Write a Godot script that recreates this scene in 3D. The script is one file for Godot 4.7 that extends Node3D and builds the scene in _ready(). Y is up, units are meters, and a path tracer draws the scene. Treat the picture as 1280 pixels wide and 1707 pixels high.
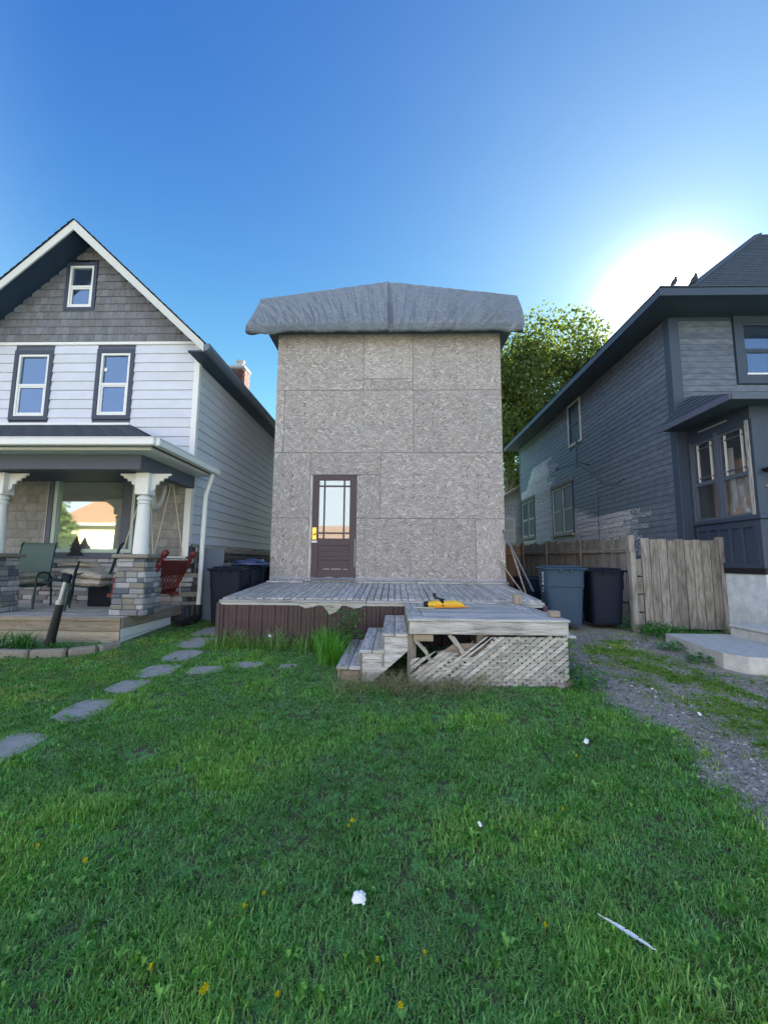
extends Node3D
# A boarded-up house sheathed in strand board between two neighbours, seen from its front lawn.

var rng := RandomNumberGenerator.new()
var taken := {}
var M := {}
var T := {}
const EXPO := 7.8
const SKY := 1.14
const SUN_AZ := 33.6
const SUN_EL := 27.5


func _ready() -> void:
	rng.seed = 7
	set_camera()
	set_sky()
	make_textures()
	make_materials()
	make_ground()
	make_board_house()
	make_gable_house()
	make_dark_house()
	make_back_tree()
	make_far_side()
	make_deck()
	make_landing()
	make_fences()
	make_bins()
	make_porch_things()
	make_yard_things()
	make_plants()
	make_grass()


# ------------------------------------------------------------------ camera, sky, sun
func set_camera() -> void:
	var c := Camera3D.new()
	c.name = "camera"
	c.fov = 2.0 * rad_to_deg(atan(853.5 / 700.0))
	c.near = 0.05
	c.far = 400.0
	c.position = Vector3(0, 1.43, 0)
	c.rotation = Vector3(deg_to_rad(6.629), deg_to_rad(1.515), deg_to_rad(0.45))
	add_child(c)
	c.current = true


func sun_dir() -> Vector3:
	var az := deg_to_rad(SUN_AZ)
	var el := deg_to_rad(SUN_EL)
	return Vector3(sin(az) * cos(el), sin(el), -cos(az) * cos(el))


func capped(v: float, cap: float) -> float:
	return v / pow(1.0 + pow(v / cap, 4.0), 0.25)


func set_sky() -> void:
	var w := 1024
	var h := 512
	var sun := sun_dir()
	var data := PackedFloat32Array()
	data.resize(w * h * 3)
	for j in h:
		var th := PI * (j + 0.5) / h
		var e := 90.0 - rad_to_deg(th)
		var ee := maxf(e, 0.0)
		var br := capped(0.012 + 1.0 * exp(-ee / 13.0), 0.9)
		var bg := capped(0.075 + 2.0 * exp(-ee / 15.0), 1.15)
		var bb := capped(0.36 + 1.15 * exp(-ee / 26.0), 1.6)
		for i in w:
			var ph := TAU * (i + 0.5) / w
			var d := Vector3(sin(ph) * sin(th), cos(th), -cos(ph) * sin(th))
			var s := rad_to_deg(acos(clampf(d.dot(sun), -1.0, 1.0)))
			# bright aureole about the hidden sun, added brightening of unseen sky opposite, to light the house fronts
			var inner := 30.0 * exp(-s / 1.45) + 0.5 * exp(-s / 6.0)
			var sky_fill := 0.95 * smoothstep(60.0, 130.0, s) * exp(-ee / 90.0)
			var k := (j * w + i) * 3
			data[k] = SKY * (lerpf(br + 0.52 * exp(-s / 17.0), 1.95, sky_fill) + inner) / EXPO
			data[k + 1] = SKY * (lerpf(bg + 0.62 * exp(-s / 22.0), 2.2, sky_fill) + inner * 0.95) / EXPO
			data[k + 2] = SKY * (lerpf(bb + 0.5 * exp(-s / 25.0), 2.55, sky_fill) + inner * 0.86) / EXPO
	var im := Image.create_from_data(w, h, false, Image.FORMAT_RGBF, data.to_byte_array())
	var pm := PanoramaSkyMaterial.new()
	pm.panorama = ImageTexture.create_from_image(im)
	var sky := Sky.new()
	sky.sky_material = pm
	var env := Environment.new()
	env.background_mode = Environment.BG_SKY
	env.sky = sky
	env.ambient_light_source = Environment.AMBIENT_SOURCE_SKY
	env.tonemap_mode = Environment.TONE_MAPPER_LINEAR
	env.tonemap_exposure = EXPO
	env.sdfgi_enabled = true
	env.ssao_enabled = true
	env.ssil_enabled = true
	var we := WorldEnvironment.new()
	we.name = "world_environment"
	we.environment = env
	add_child(we)
	var l := DirectionalLight3D.new()
	l.name = "sun"
	l.light_energy = 1.6
	l.light_color = Color(1.0, 0.96, 0.90)
	l.light_angular_distance = 0.5
	l.shadow_enabled = true
	add_child(l)
	l.look_at_from_position(sun * 50.0, Vector3.ZERO, Vector3.UP)


# ------------------------------------------------------------------ naming
func numbered(called: String) -> String:
	if not taken.has(called):
		taken[called] = 0
		return called
	taken[called] += 1
	return "%s_%03d" % [called, taken[called]]


func tag(o: Node3D, label: String, category: String, group := "", kind := "") -> Node3D:
	o.set_meta("label", label)
	if category != "":
		o.set_meta("category", category)
	if group != "":
		o.set_meta("group", group)
	if kind != "":
		o.set_meta("kind", kind)
	return o


func thing(called: String, label: String, category: String, where := Vector3.ZERO, turn := 0.0, group := "") -> Node3D:
	var o := Node3D.new()
	o.name = numbered(called)
	add_child(o)
	o.position = where
	o.rotation.y = turn
	tag(o, label, category, group)
	return o


func inst(called: String, mesh: Mesh, mat: Material, parent: Node3D, xf := Transform3D()) -> MeshInstance3D:
	var o := MeshInstance3D.new()
	o.name = called
	o.mesh = mesh
	o.material_override = mat
	o.transform = xf
	parent.add_child(o, true)
	return o


func part(called: String, s: SurfaceTool, mat: Material, parent: Node3D) -> MeshInstance3D:
	return inst(called, s.commit(), mat, parent)


func solo(called: String, s: SurfaceTool, mat: Material, label: String, category: String, group := "", kind := "") -> MeshInstance3D:
	var o := MeshInstance3D.new()
	o.name = numbered(called)
	o.mesh = s.commit()
	o.material_override = mat
	add_child(o)
	tag(o, label, category, group, kind)
	return o


func structure(called: String, s: SurfaceTool, mat: Material, label: String) -> MeshInstance3D:
	return solo(called, s, mat, label, "", "", "structure")


func dup(o: Node3D, where: Vector3, turn: float, label: String) -> Node3D:
	var c: Node3D = o.duplicate()
	c.name = numbered(String(o.name).trim_suffix("_000"))
	add_child(c)
	c.position = where
	c.rotation.y = turn
	c.set_meta("label", label)
	return c


# ------------------------------------------------------------------ shapes
func V(x: float, y: float, d: float) -> Vector3:
	return Vector3(x, y, -d)


func gy(d: float) -> float:
	return 0.0423 * clampf(d, -4.0, 8.0)


func rf(a: float, b: float) -> float:
	return rng.randf_range(a, b)


func mb() -> SurfaceTool:
	var s := SurfaceTool.new()
	s.begin(Mesh.PRIMITIVE_TRIANGLES)
	return s


func vx(s: SurfaceTool, p: Vector3, n: Vector3, uv: Vector2) -> void:
	s.set_normal(n)
	s.set_uv(uv)
	s.add_vertex(p)


func tri(s: SurfaceTool, a: Vector3, b: Vector3, c: Vector3, n: Vector3, ua := Vector2.ZERO, ub := Vector2.ZERO, uc := Vector2.ZERO) -> void:
	vx(s, a, n, ua)
	if (b - a).cross(c - a).dot(n) > 0.0:
		vx(s, c, n, uc)
		vx(s, b, n, ub)
	else:
		vx(s, b, n, ub)
		vx(s, c, n, uc)


func quad(s: SurfaceTool, a: Vector3, b: Vector3, c: Vector3, d: Vector3, n: Vector3, uo := Vector2.ZERO) -> void:
	# a-b runs along u, a-d along v, in metres
	var w := a.distance_to(b)
	var h := a.distance_to(d)
	tri(s, a, b, c, n, uo, uo + Vector2(w, 0), uo + Vector2(w, h))
	tri(s, a, c, d, n, uo, uo + Vector2(w, h), uo + Vector2(0, h))


func fquad(s: SurfaceTool, a: Vector3, b: Vector3, c: Vector3, d: Vector3, out: Vector3) -> void:
	var n := (b - a).cross(c - a).normalized()
	if n.dot(out) < 0.0:
		n = -n
	quad(s, a, b, c, d, n)


func box(s: SurfaceTool, xf: Transform3D, size: Vector3, bev := 0.0, uo := Vector2.ZERO) -> void:
	var h := size * 0.5
	var L := 0
	if size.y > size[L]:
		L = 1
	if size.z > size[L]:
		L = 2
	bev = minf(bev, minf(h.x, minf(h.y, h.z)) * 0.8)
	for k in 3:
		var a := (k + 1) % 3
		var b := (k + 2) % 3
		if b == L or (a != L and size[b] > size[a]):
			var t := a
			a = b
			b = t
		for sg in [-1.0, 1.0]:
			var n := Vector3.ZERO
			n[k] = sg
			var ps: Array[Vector3] = []
			var us: Array[Vector2] = []
			for q in [[-1, -1], [1, -1], [1, 1], [-1, 1]]:
				var p := Vector3.ZERO
				p[k] = sg * h[k]
				p[a] = q[0] * (h[a] - bev)
				p[b] = q[1] * (h[b] - bev)
				us.append(Vector2(p[a], p[b]) + uo + Vector2(k * 0.31, k * 0.17))
				ps.append(xf * p)
			var wn := (xf.basis * n).normalized()
			tri(s, ps[0], ps[1], ps[2], wn, us[0], us[1], us[2])
			tri(s, ps[0], ps[2], ps[3], wn, us[0], us[2], us[3])
	if bev <= 0.0:
		return
	for k in 3:
		var a := (k + 1) % 3
		var b := (k + 2) % 3
		for sa in [-1.0, 1.0]:
			for sb in [-1.0, 1.0]:
				var n := Vector3.ZERO
				n[a] = sa
				n[b] = sb
				var ps: Array[Vector3] = []
				for q in [[-1, 0], [1, 0], [1, 1], [-1, 1]]:
					var p := Vector3.ZERO
					p[k] = q[0] * (h[k] - bev)
					p[a] = sa * (h[a] - (bev if q[1] == 0 else 0.0))
					p[b] = sb * (h[b] - (0.0 if q[1] == 0 else bev))
					ps.append(xf * p)
				var wn := (xf.basis * n).normalized()
				quad(s, ps[0], ps[1], ps[2], ps[3], wn, uo)
	for sx in [-1.0, 1.0]:
		for sy in [-1.0, 1.0]:
			for sz in [-1.0, 1.0]:
				var p0 := Vector3(sx * h.x, sy * (h.y - bev), sz * (h.z - bev))
				var p1 := Vector3(sx * (h.x - bev), sy * h.y, sz * (h.z - bev))
				var p2 := Vector3(sx * (h.x - bev), sy * (h.y - bev), sz * h.z)
				tri(s, xf * p0, xf * p1, xf * p2, (xf.basis * Vector3(sx, sy, sz)).normalized(), uo, uo, uo)


# a box given by its limits: x0..x1, y0..y1, depth d0..d1
func slab(s: SurfaceTool, x0: float, x1: float, y0: float, y1: float, d0: float, d1: float, bev := 0.0, uo := Vector2.ZERO) -> void:
	box(s, Transform3D(Basis(), Vector3((x0 + x1) * 0.5, (y0 + y1) * 0.5, -(d0 + d1) * 0.5)), Vector3(absf(x1 - x0), absf(y1 - y0), absf(d1 - d0)), bev, uo)


# a bar from a to b, w wide and t thick (t along up)
func bar(s: SurfaceTool, a: Vector3, b: Vector3, w: float, t: float, up := Vector3.UP, bev := 0.0, uo := Vector2.ZERO) -> void:
	var x := (b - a).normalized()
	var z := x.cross(up).normalized()
	var y := z.cross(x).normalized()
	box(s, Transform3D(Basis(x, y, z), (a + b) * 0.5), Vector3(a.distance_to(b), t, w), bev, uo)


func tube(s: SurfaceTool, pts: Array, radii: Array, n := 8, cap := true) -> void:
	var rings := []
	var prev := Vector3.ZERO
	for i in pts.size():
		var p: Vector3 = pts[i]
		var q: Vector3 = pts[mini(i + 1, pts.size() - 1)]
		var o: Vector3 = pts[maxi(i - 1, 0)]
		var t := (q - o).normalized()
		var a := prev - t * prev.dot(t)
		if a.length() < 0.01:
			a = t.cross(Vector3.UP if absf(t.y) < 0.9 else Vector3.RIGHT)
		a = a.normalized()
		prev = a
		var b := t.cross(a)
		var r: float = radii[mini(i, radii.size() - 1)]
		var ring := []
		for k in n:
			var f := TAU * k / n
			var nn := a * cos(f) + b * sin(f)
			ring.append([p + nn * r, nn])
		rings.append(ring)
	for i in pts.size() - 1:
		for k in n:
			var k2 := (k + 1) % n
			var A: Array = rings[i][k]
			var B: Array = rings[i][k2]
			var C: Array = rings[i + 1][k2]
			var D: Array = rings[i + 1][k]
			smooth4(s, A, B, C, D)
	if cap:
		for e in [0, pts.size() - 1]:
			var t: Vector3 = (pts[0] - pts[1]).normalized() if e == 0 else (pts[-1] - pts[-2]).normalized()
			for k in range(1, n - 1):
				tri(s, rings[e][0][0], rings[e][k][0], rings[e][k + 1][0], t)


func smooth4(s: SurfaceTool, A: Array, B: Array, C: Array, D: Array) -> void:
	var fl: bool = (B[0] - A[0]).cross(C[0] - A[0]).dot(A[1] + C[1]) > 0.0
	var order := [A, C, B, A, D, C] if fl else [A, B, C, A, C, D]
	for q in order:
		vx(s, q[0], q[1], q[2] if q.size() > 2 else Vector2(q[0].x + q[0].z, q[0].y))


func lathe(s: SurfaceTool, xf: Transform3D, prof: Array, n := 20) -> void:
	for i in prof.size() - 1:
		var p: Vector2 = prof[i]
		var q: Vector2 = prof[i + 1]
		var t := q - p
		if t.length() < 0.00001:
			continue
		var nr := Vector2(t.y, -t.x).normalized()
		for k in n:
			var f0 := TAU * k / n
			var f1 := TAU * (k + 1) / n
			var A := [xf * Vector3(p.x * cos(f0), p.y, p.x * sin(f0)), xf.basis * Vector3(nr.x * cos(f0), nr.y, nr.x * sin(f0))]
			var B := [xf * Vector3(p.x * cos(f1), p.y, p.x * sin(f1)), xf.basis * Vector3(nr.x * cos(f1), nr.y, nr.x * sin(f1))]
			var C := [xf * Vector3(q.x * cos(f1), q.y, q.x * sin(f1)), xf.basis * Vector3(nr.x * cos(f1), nr.y, nr.x * sin(f1))]
			var D := [xf * Vector3(q.x * cos(f0), q.y, q.x * sin(f0)), xf.basis * Vector3(nr.x * cos(f0), nr.y, nr.x * sin(f0))]
			smooth4(s, A, B, C, D)


# an outline in x and y given thickness from z0 to z1
func prism(s: SurfaceTool, poly: PackedVector2Array, z0: float, z1: float, xf := Transform3D(), uo := Vector2.ZERO) -> void:
	var idx := Geometry2D.triangulate_polygon(poly)
	for z in [z0, z1]:
		var n := xf.basis * Vector3(0, 0, 1.0 if z == maxf(z0, z1) else -1.0)
		for i in range(0, idx.size(), 3):
			var a := poly[idx[i]]
			var b := poly[idx[i + 1]]
			var c := poly[idx[i + 2]]
			tri(s, xf * Vector3(a.x, a.y, z), xf * Vector3(b.x, b.y, z), xf * Vector3(c.x, c.y, z), n, a + uo, b + uo, c + uo)
	var cw := Geometry2D.is_polygon_clockwise(poly)
	for i in poly.size():
		var a := poly[i]
		var b := poly[(i + 1) % poly.size()]
		var e := (b - a).normalized()
		var n2 := Vector3(-e.y, e.x, 0) if cw else Vector3(e.y, -e.x, 0)
		quad(s, xf * Vector3(a.x, a.y, z0), xf * Vector3(b.x, b.y, z0), xf * Vector3(b.x, b.y, z1), xf * Vector3(a.x, a.y, z1), xf.basis * n2, uo)


# a smooth sheet through a grid of points
func sheet(s: SurfaceTool, g: Array, uvs := 1.0) -> void:
	var nr := g.size()
	var nc: int = g[0].size()
	var out := []
	for r in nr:
		var row := []
		for c in nc:
			var du: Vector3 = g[r][mini(c + 1, nc - 1)] - g[r][maxi(c - 1, 0)]
			var dv: Vector3 = g[mini(r + 1, nr - 1)][c] - g[maxi(r - 1, 0)][c]
			var n := du.cross(dv).normalized()
			row.append([g[r][c], n, Vector2(float(c) / (nc - 1), float(r) / (nr - 1)) * uvs])
		out.append(row)
	for r in nr - 1:
		for c in nc - 1:
			smooth4(s, out[r][c], out[r][c + 1], out[r + 1][c + 1], out[r + 1][c])


# four bars round a rectangle in the plane z = 0 of xf, tw wide, from z0 to z1
func ring(s: SurfaceTool, xf: Transform3D, x0: float, x1: float, y0: float, y1: float, tw: float, z0: float, z1: float, bev := 0.003) -> void:
	var zc := (z0 + z1) * 0.5
	var dz := absf(z1 - z0)
	for q in [[x0 + tw * 0.5, (y0 + y1) * 0.5, tw, y1 - y0], [x1 - tw * 0.5, (y0 + y1) * 0.5, tw, y1 - y0], [(x0 + x1) * 0.5, y0 + tw * 0.5, x1 - x0 - 2 * tw, tw], [(x0 + x1) * 0.5, y1 - tw * 0.5, x1 - x0 - 2 * tw, tw]]:
		box(s, xf * Transform3D(Basis(), Vector3(q[0], q[1], zc)), Vector3(q[2], q[3], dz), bev)


func lbox(s: SurfaceTool, xf: Transform3D, x0: float, x1: float, y0: float, y1: float, z0: float, z1: float, bev := 0.0) -> void:
	box(s, xf * Transform3D(Basis(), Vector3((x0 + x1) * 0.5, (y0 + y1) * 0.5, (z0 + z1) * 0.5)), Vector3(absf(x1 - x0), absf(y1 - y0), absf(z1 - z0)), bev)


# one lapped board: x from 0 to w, y from 0 to h, bottom edge standing t out along z
func lap_mesh(w: float, h: float, t: float, uo := Vector2.ZERO) -> ArrayMesh:
	var s := mb()
	var b := t * 0.25
	var pr := [Vector2(0, 0), Vector2(t - b, 0), Vector2(t, b), Vector2(0.003, h), Vector2(0, h)]
	for i in 4:
		var p: Vector2 = pr[i]
		var q: Vector2 = pr[i + 1]
		var n := Vector3(0, p.x - q.x, q.y - p.y).normalized()
		quad(s, Vector3(0, p.y, p.x), Vector3(w, p.y, p.x), Vector3(w, q.y, q.x), Vector3(0, q.y, q.x), n, uo + Vector2(0, p.y))
	for x in [0.0, w]:
		var n := Vector3(1.0 if x > 0 else -1.0, 0, 0)
		for i in [1, 2, 3]:
			tri(s, Vector3(x, pr[0].y, pr[0].x), Vector3(x, pr[i].y, pr[i].x), Vector3(x, pr[i + 1].y, pr[i + 1].x), n)
	return s.commit()


# ------------------------------------------------------------------ textures
func picture(w: int, h: int, data: PackedByteArray) -> ImageTexture:
	return ImageTexture.create_from_image(Image.create_from_data(w, h, false, Image.FORMAT_RGB8, data))


func noise(sd: int, f: float, oct := 3) -> FastNoiseLite:
	var n := FastNoiseLite.new()
	n.seed = sd
	n.noise_type = FastNoiseLite.TYPE_SIMPLEX_SMOOTH
	n.frequency = f
	n.fractal_octaves = oct
	return n


func b8(v: float) -> int:
	return int(clampf(pow(clampf(v, 0.0, 1.0), 1.0 / 2.2), 0.0, 1.0) * 255.0)


# colour from a function of (x, y) in 0..1; mirrored so that it tiles
func paint(w: int, h: int, f: Callable, mirror := true) -> ImageTexture:
	var data := PackedByteArray()
	data.resize(w * h * 3)
	for j in h:
		var y := (j + 0.5) / h
		if mirror:
			y = absf(2.0 * y - 1.0)
		for i in w:
			var x := (i + 0.5) / w
			if mirror:
				x = absf(2.0 * x - 1.0)
			var c: Vector3 = f.call(x, y)
			var k := (j * w + i) * 3
			data[k] = b8(c.x)
			data[k + 1] = b8(c.y)
			data[k + 2] = b8(c.z)
	return picture(w, h, data)


func tex_wood(sd: int, lo: Vector3, mid: Vector3, hi: Vector3, knots: int, contrast := 1.0) -> ImageTexture:
	var g := noise(sd, 1.0, 3)
	var g2 := noise(sd + 5, 1.0, 2)
	var r := RandomNumberGenerator.new()
	r.seed = sd
	var ks := []
	for i in knots:
		ks.append([r.randf(), r.randf(), r.randf_range(0.006, 0.013)])
	return paint(512, 512, func(x: float, y: float) -> Vector3:
		var warp := g2.get_noise_2d(x * 3.0, y * 4.0) * 0.02
		for k in ks:
			var dx: float = (x - k[0]) * 2.0
			var dy: float = (y - k[1]) * 0.5
			warp += 0.015 * exp(-(dx * dx + dy * dy) / (k[2] * k[2] * 16.0))
		var v := g.get_noise_2d(x * 3.5, (y + warp) * 55.0) * 0.9 + g.get_noise_2d(x * 10.0 + 40.0, (y + warp) * 170.0) * 0.55
		v += g2.get_noise_2d(x * 2.0, y * 3.0) * 0.5
		v *= contrast
		var c := mid.lerp(hi, clampf(v, 0, 1)) if v > 0 else mid.lerp(lo, clampf(-v, 0, 1))
		for k in ks:
			var dx: float = (x - k[0]) * 2.0
			var dy: float = (y - k[1]) * 0.5
			var q: float = sqrt(dx * dx * 0.6 + dy * dy * 1.4) / k[2]
			if q < 1.6:
				c = c.lerp(lo * 0.45, clampf(1.6 - q, 0, 1) * 0.85)
		return c)


func tex_strand() -> ImageTexture:
	var w := 1024
	var data := PackedByteArray()
	data.resize(w * w * 3)
	var r := RandomNumberGenerator.new()
	r.seed = 21
	var base := [b8(0.30), b8(0.285), b8(0.275)]
	for k in w * w:
		data[k * 3] = base[0]
		data[k * 3 + 1] = base[1]
		data[k * 3 + 2] = base[2]
	for n in 6500:
		var L := r.randf_range(14.0, 66.0)
		var W := r.randf_range(2.5, 9.0)
		var a := r.randfn(0.0, 0.55)
		if r.randf() < 0.2:
			a = r.randf_range(-1.5, 1.5)
		var ca := cos(a)
		var sa := sin(a)
		var cx := r.randf() * w
		var cy := r.randf() * w
		var t := clampf(r.randfn(0.345, 0.075), 0.14, 0.58)
		var warm := r.randf_range(-0.01, 0.05)
		var q := r.randf()
		if q < 0.05:
			t *= 0.58
		elif q < 0.10:
			t = r.randf_range(0.2, 0.28)
			warm = 0.09
		elif q > 0.94:
			t = r.randf_range(0.5, 0.62)
		var ext := int(L * 0.5 + W) + 1
		for j in range(-ext, ext + 1):
			for i in range(-ext, ext + 1):
				var u := i * ca + j * sa
				var v := -i * sa + j * ca
				var ends := L * 0.5 - absf(v) * 0.6
				if absf(u) > ends or absf(v) > W * 0.5:
					continue
				var g := t * (1.0 + 0.10 * sin(v * 3.1 + t * 90.0) + 0.05 * sin(u * 0.35 + v * 1.7))
				if v > W * 0.5 - 1.0:
					g *= 0.72
				var k := ((int(cy) + j + w) % w * w + (int(cx) + i + w) % w) * 3
				data[k] = b8(g + warm)
				data[k + 1] = b8(g + warm * 0.25)
				data[k + 2] = b8(g - warm * 0.35)
	return picture(w, w, data)


func tex_relief(w: int, f: Callable, strength: float) -> ImageTexture:
	var im := Image.create(w, w, false, Image.FORMAT_L8)
	for j in w:
		for i in w:
			var v: float = f.call(absf(2.0 * (i + 0.5) / w - 1.0), absf(2.0 * (j + 0.5) / w - 1.0))
			im.set_pixel(i, j, Color(v, v, v))
	if strength > 0.0:
		im.bump_map_to_normal_map(strength)
	return ImageTexture.create_from_image(im)


func make_textures() -> void:
	T.strand = tex_strand()
	T.grey = tex_wood(3, Vector3(0.13, 0.122, 0.112), Vector3(0.30, 0.292, 0.28), Vector3(0.44, 0.43, 0.42), 9, 1.7)
	T.tan = tex_wood(9, Vector3(0.13, 0.11, 0.085), Vector3(0.31, 0.258, 0.195), Vector3(0.42, 0.365, 0.29), 7)
	T.fence = tex_wood(15, Vector3(0.085, 0.075, 0.065), Vector3(0.22, 0.2, 0.175), Vector3(0.34, 0.31, 0.28), 12, 1.6)
	T.cedar = tex_wood(19, Vector3(0.11, 0.06, 0.035), Vector3(0.25, 0.145, 0.085), Vector3(0.35, 0.22, 0.14), 4)
	var n1 := noise(31, 1.0, 4)
	var n2 := noise(32, 1.0, 2)
	T.vinyl = paint(256, 256, func(x: float, y: float) -> Vector3:
		var v := 0.60 * (1.0 + 0.05 * n1.get_noise_2d(x * 6.0, y * 40.0) + 0.05 * n2.get_noise_2d(x * 2.0, y * 3.0))
		return Vector3(v * 0.97, v * 1.02, v * 1.11))
	T.shake = paint(256, 256, func(x: float, y: float) -> Vector3:
		var v := 0.165 * (1.0 + 0.35 * n1.get_noise_2d(x * 40.0, y * 3.0) + 0.2 * n2.get_noise_2d(x * 3.0, y * 3.0))
		return Vector3(v * 0.97, v * 0.99, v * 1.10))
	T.darkpaint = paint(512, 512, func(x: float, y: float) -> Vector3:
		var v := 0.115 * (1.0 + 0.3 * n1.get_noise_2d(x * 6.0, y * 30.0) + 0.35 * n2.get_noise_2d(x * 4.0, y * 5.0))
		var chip := n1.get_noise_2d(x * 30.0 + 7.0, y * 60.0)
		if chip > 0.33:
			v = v * 1.6 + 0.012
		return Vector3(v * 0.84, v * 1.0, v * 1.36))
	T.chipped = paint(512, 512, func(x: float, y: float) -> Vector3:
		var big := n2.get_noise_2d(x * 7.0, y * 6.0)
		var v := n1.get_noise_2d(x * 16.0, y * 30.0) + big * 0.55
		var white := Vector3(0.60, 0.60, 0.64) * (1.0 + 0.18 * n1.get_noise_2d(x * 9.0 + 3.0, y * 9.0))
		var wood := Vector3(0.13, 0.13, 0.14) * (1.0 + 0.5 * n1.get_noise_2d(x * 8.0, y * 90.0))
		var k := smoothstep(-0.06, 0.06, v + 0.22)
		return wood.lerp(white, k))
	T.partchip = paint(512, 512, func(x: float, y: float) -> Vector3:
		var big := n2.get_noise_2d(x * 9.0 + 3.0, y * 7.0)
		var v := n1.get_noise_2d(x * 22.0 + 5.0, y * 34.0) + big * 0.5
		var white := Vector3(0.56, 0.57, 0.62) * (1.0 + 0.18 * n1.get_noise_2d(x * 9.0 + 3.0, y * 9.0))
		var dark := Vector3(0.09, 0.115, 0.165) * (1.0 + 0.3 * n1.get_noise_2d(x * 8.0, y * 40.0))
		return dark.lerp(white, smoothstep(0.06, 0.16, v)))
	T.concrete = paint(512, 512, func(x: float, y: float) -> Vector3:
		var v := 0.50 * (1.0 + 0.22 * n1.get_noise_2d(x * 5.0, y * 5.0) + 0.28 * n1.get_noise_2d(x * 60.0, y * 60.0))
		if n2.get_noise_2d(x * 90.0, y * 90.0) > 0.62:
			v *= 0.55
		return Vector3(v, v * 0.99, v * 0.96))
	T.gravel = paint(512, 512, func(x: float, y: float) -> Vector3:
		var v := 0.25 * (1.0 + 0.6 * n1.get_noise_2d(x * 50.0, y * 50.0) + 0.35 * n2.get_noise_2d(x * 6.0, y * 6.0))
		if n2.get_noise_2d(x * 80.0 + 9.0, y * 80.0) > 0.5:
			v *= 2.0
		return Vector3(v * 1.06, v * 0.97, v * 0.86))
	T.soil = paint(512, 512, func(x: float, y: float) -> Vector3:
		var v := 0.075 * (1.0 + 0.6 * n1.get_noise_2d(x * 30.0, y * 30.0))
		var g := smoothstep(-0.3, 0.35, n2.get_noise_2d(x * 9.0, y * 9.0))
		return Vector3(v * 1.0, v * 1.0, v * 0.6).lerp(Vector3(v * 1.3, v * 3.6, v * 0.9), g))
	T.stone = paint(256, 256, func(x: float, y: float) -> Vector3:
		var v := 0.33 * (1.0 + 0.35 * n1.get_noise_2d(x * 9.0, y * 14.0) + 0.25 * n1.get_noise_2d(x * 50.0, y * 50.0))
		return Vector3(v, v, v * 1.01))
	T.roof = paint(256, 256, func(x: float, y: float) -> Vector3:
		var v := 0.05 * (1.0 + 0.9 * n1.get_noise_2d(x * 90.0, y * 90.0) + 0.4 * n2.get_noise_2d(x * 5.0, y * 5.0))
		return Vector3(v * 0.95, v, v * 1.08))
	var n3 := noise(44, 1.0, 2)
	T.tarp = paint(512, 512, func(x: float, y: float) -> Vector3:
		var v := 0.27 * (1.0 + 0.22 * n1.get_noise_2d(x * 5.0, y * 4.0) + 0.12 * n1.get_noise_2d(x * 50.0, y * 20.0))
		return Vector3(v * 0.94, v * 1.02, v * 1.16))
	T.crinkle = tex_relief(512, func(x: float, y: float) -> float:
		var a := 1.0 - absf(n1.get_noise_2d(x * 16.0, y * 6.0)) * 2.2
		var b := 1.0 - absf(n3.get_noise_2d(x * 34.0 + 5.0, y * 20.0)) * 1.6
		return clampf(0.55 * a + 0.35 * b, 0, 1), 0.0)
	T.floral = paint(256, 256, func(x: float, y: float) -> Vector3:
		var c := Vector3(0.52, 0.49, 0.43)
		if n3.get_noise_2d(x * 18.0, y * 18.0) > 0.22:
			c = Vector3(0.10, 0.12, 0.09)
		if n3.get_noise_2d(x * 12.0 + 20.0, y * 12.0) > 0.38:
			c = Vector3(0.42, 0.22, 0.19)
		return c)
	T.bark = paint(128, 256, func(x: float, y: float) -> Vector3:
		var v := 0.13 * (1.0 + 0.8 * n1.get_noise_2d(x * 20.0, y * 5.0))
		return Vector3(v, v * 0.88, v * 0.72))
	T.brick = paint(128, 128, func(x: float, y: float) -> Vector3:
		var v := 1.0 + 0.4 * n1.get_noise_2d(x * 12.0, y * 12.0)
		return Vector3(0.13, 0.06, 0.05) * v)


func mat(key: String, c: Vector3, rough: float, tex := "", size := Vector2(1, 1), off := Vector2.ZERO) -> StandardMaterial3D:
	var m := StandardMaterial3D.new()
	m.resource_name = key
	m.albedo_color = Color(c.x, c.y, c.z).linear_to_srgb()
	m.roughness = rough
	m.metallic_specular = 0.4
	if tex != "":
		m.albedo_texture = T[tex]
		m.uv1_scale = Vector3(1.0 / size.x, 1.0 / size.y, 1)
		m.uv1_offset = Vector3(off.x, off.y, 0)
	M[key] = m
	return m


func tri_mat(key: String, c: Vector3, rough: float, tex: String, size: float) -> StandardMaterial3D:
	var m := mat(key, c, rough, tex)
	m.uv1_triplanar = true
	m.uv1_world_triplanar = true
	m.uv1_scale = Vector3.ONE / size
	return m


func glass(key: String, c: Vector3, a: float, metal: float) -> StandardMaterial3D:
	var m := mat(key, c, 0.03)
	m.albedo_color.a = a
	m.transparency = BaseMaterial3D.TRANSPARENCY_ALPHA
	m.metallic = metal
	m.metallic_specular = 0.7
	return m


# several tones of one wood, each with its own shift along the grain
func tones(key: String, tex: String, size: Vector2, n: int, lo: float, hi: float, rough := 0.85) -> void:
	for i in n:
		var f := lo + (hi - lo) * ((i * 7) % n) / maxf(1.0, n - 1.0)
		mat("%s%d" % [key, i], Vector3(f, f * rf(0.97, 1.03), f * rf(0.95, 1.05)), rough, tex, size, Vector2(rf(0, 1), rf(0, 1)))


func tone(key: String, n: int) -> StandardMaterial3D:
	return M["%s%d" % [key, rng.randi() % n]]


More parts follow.
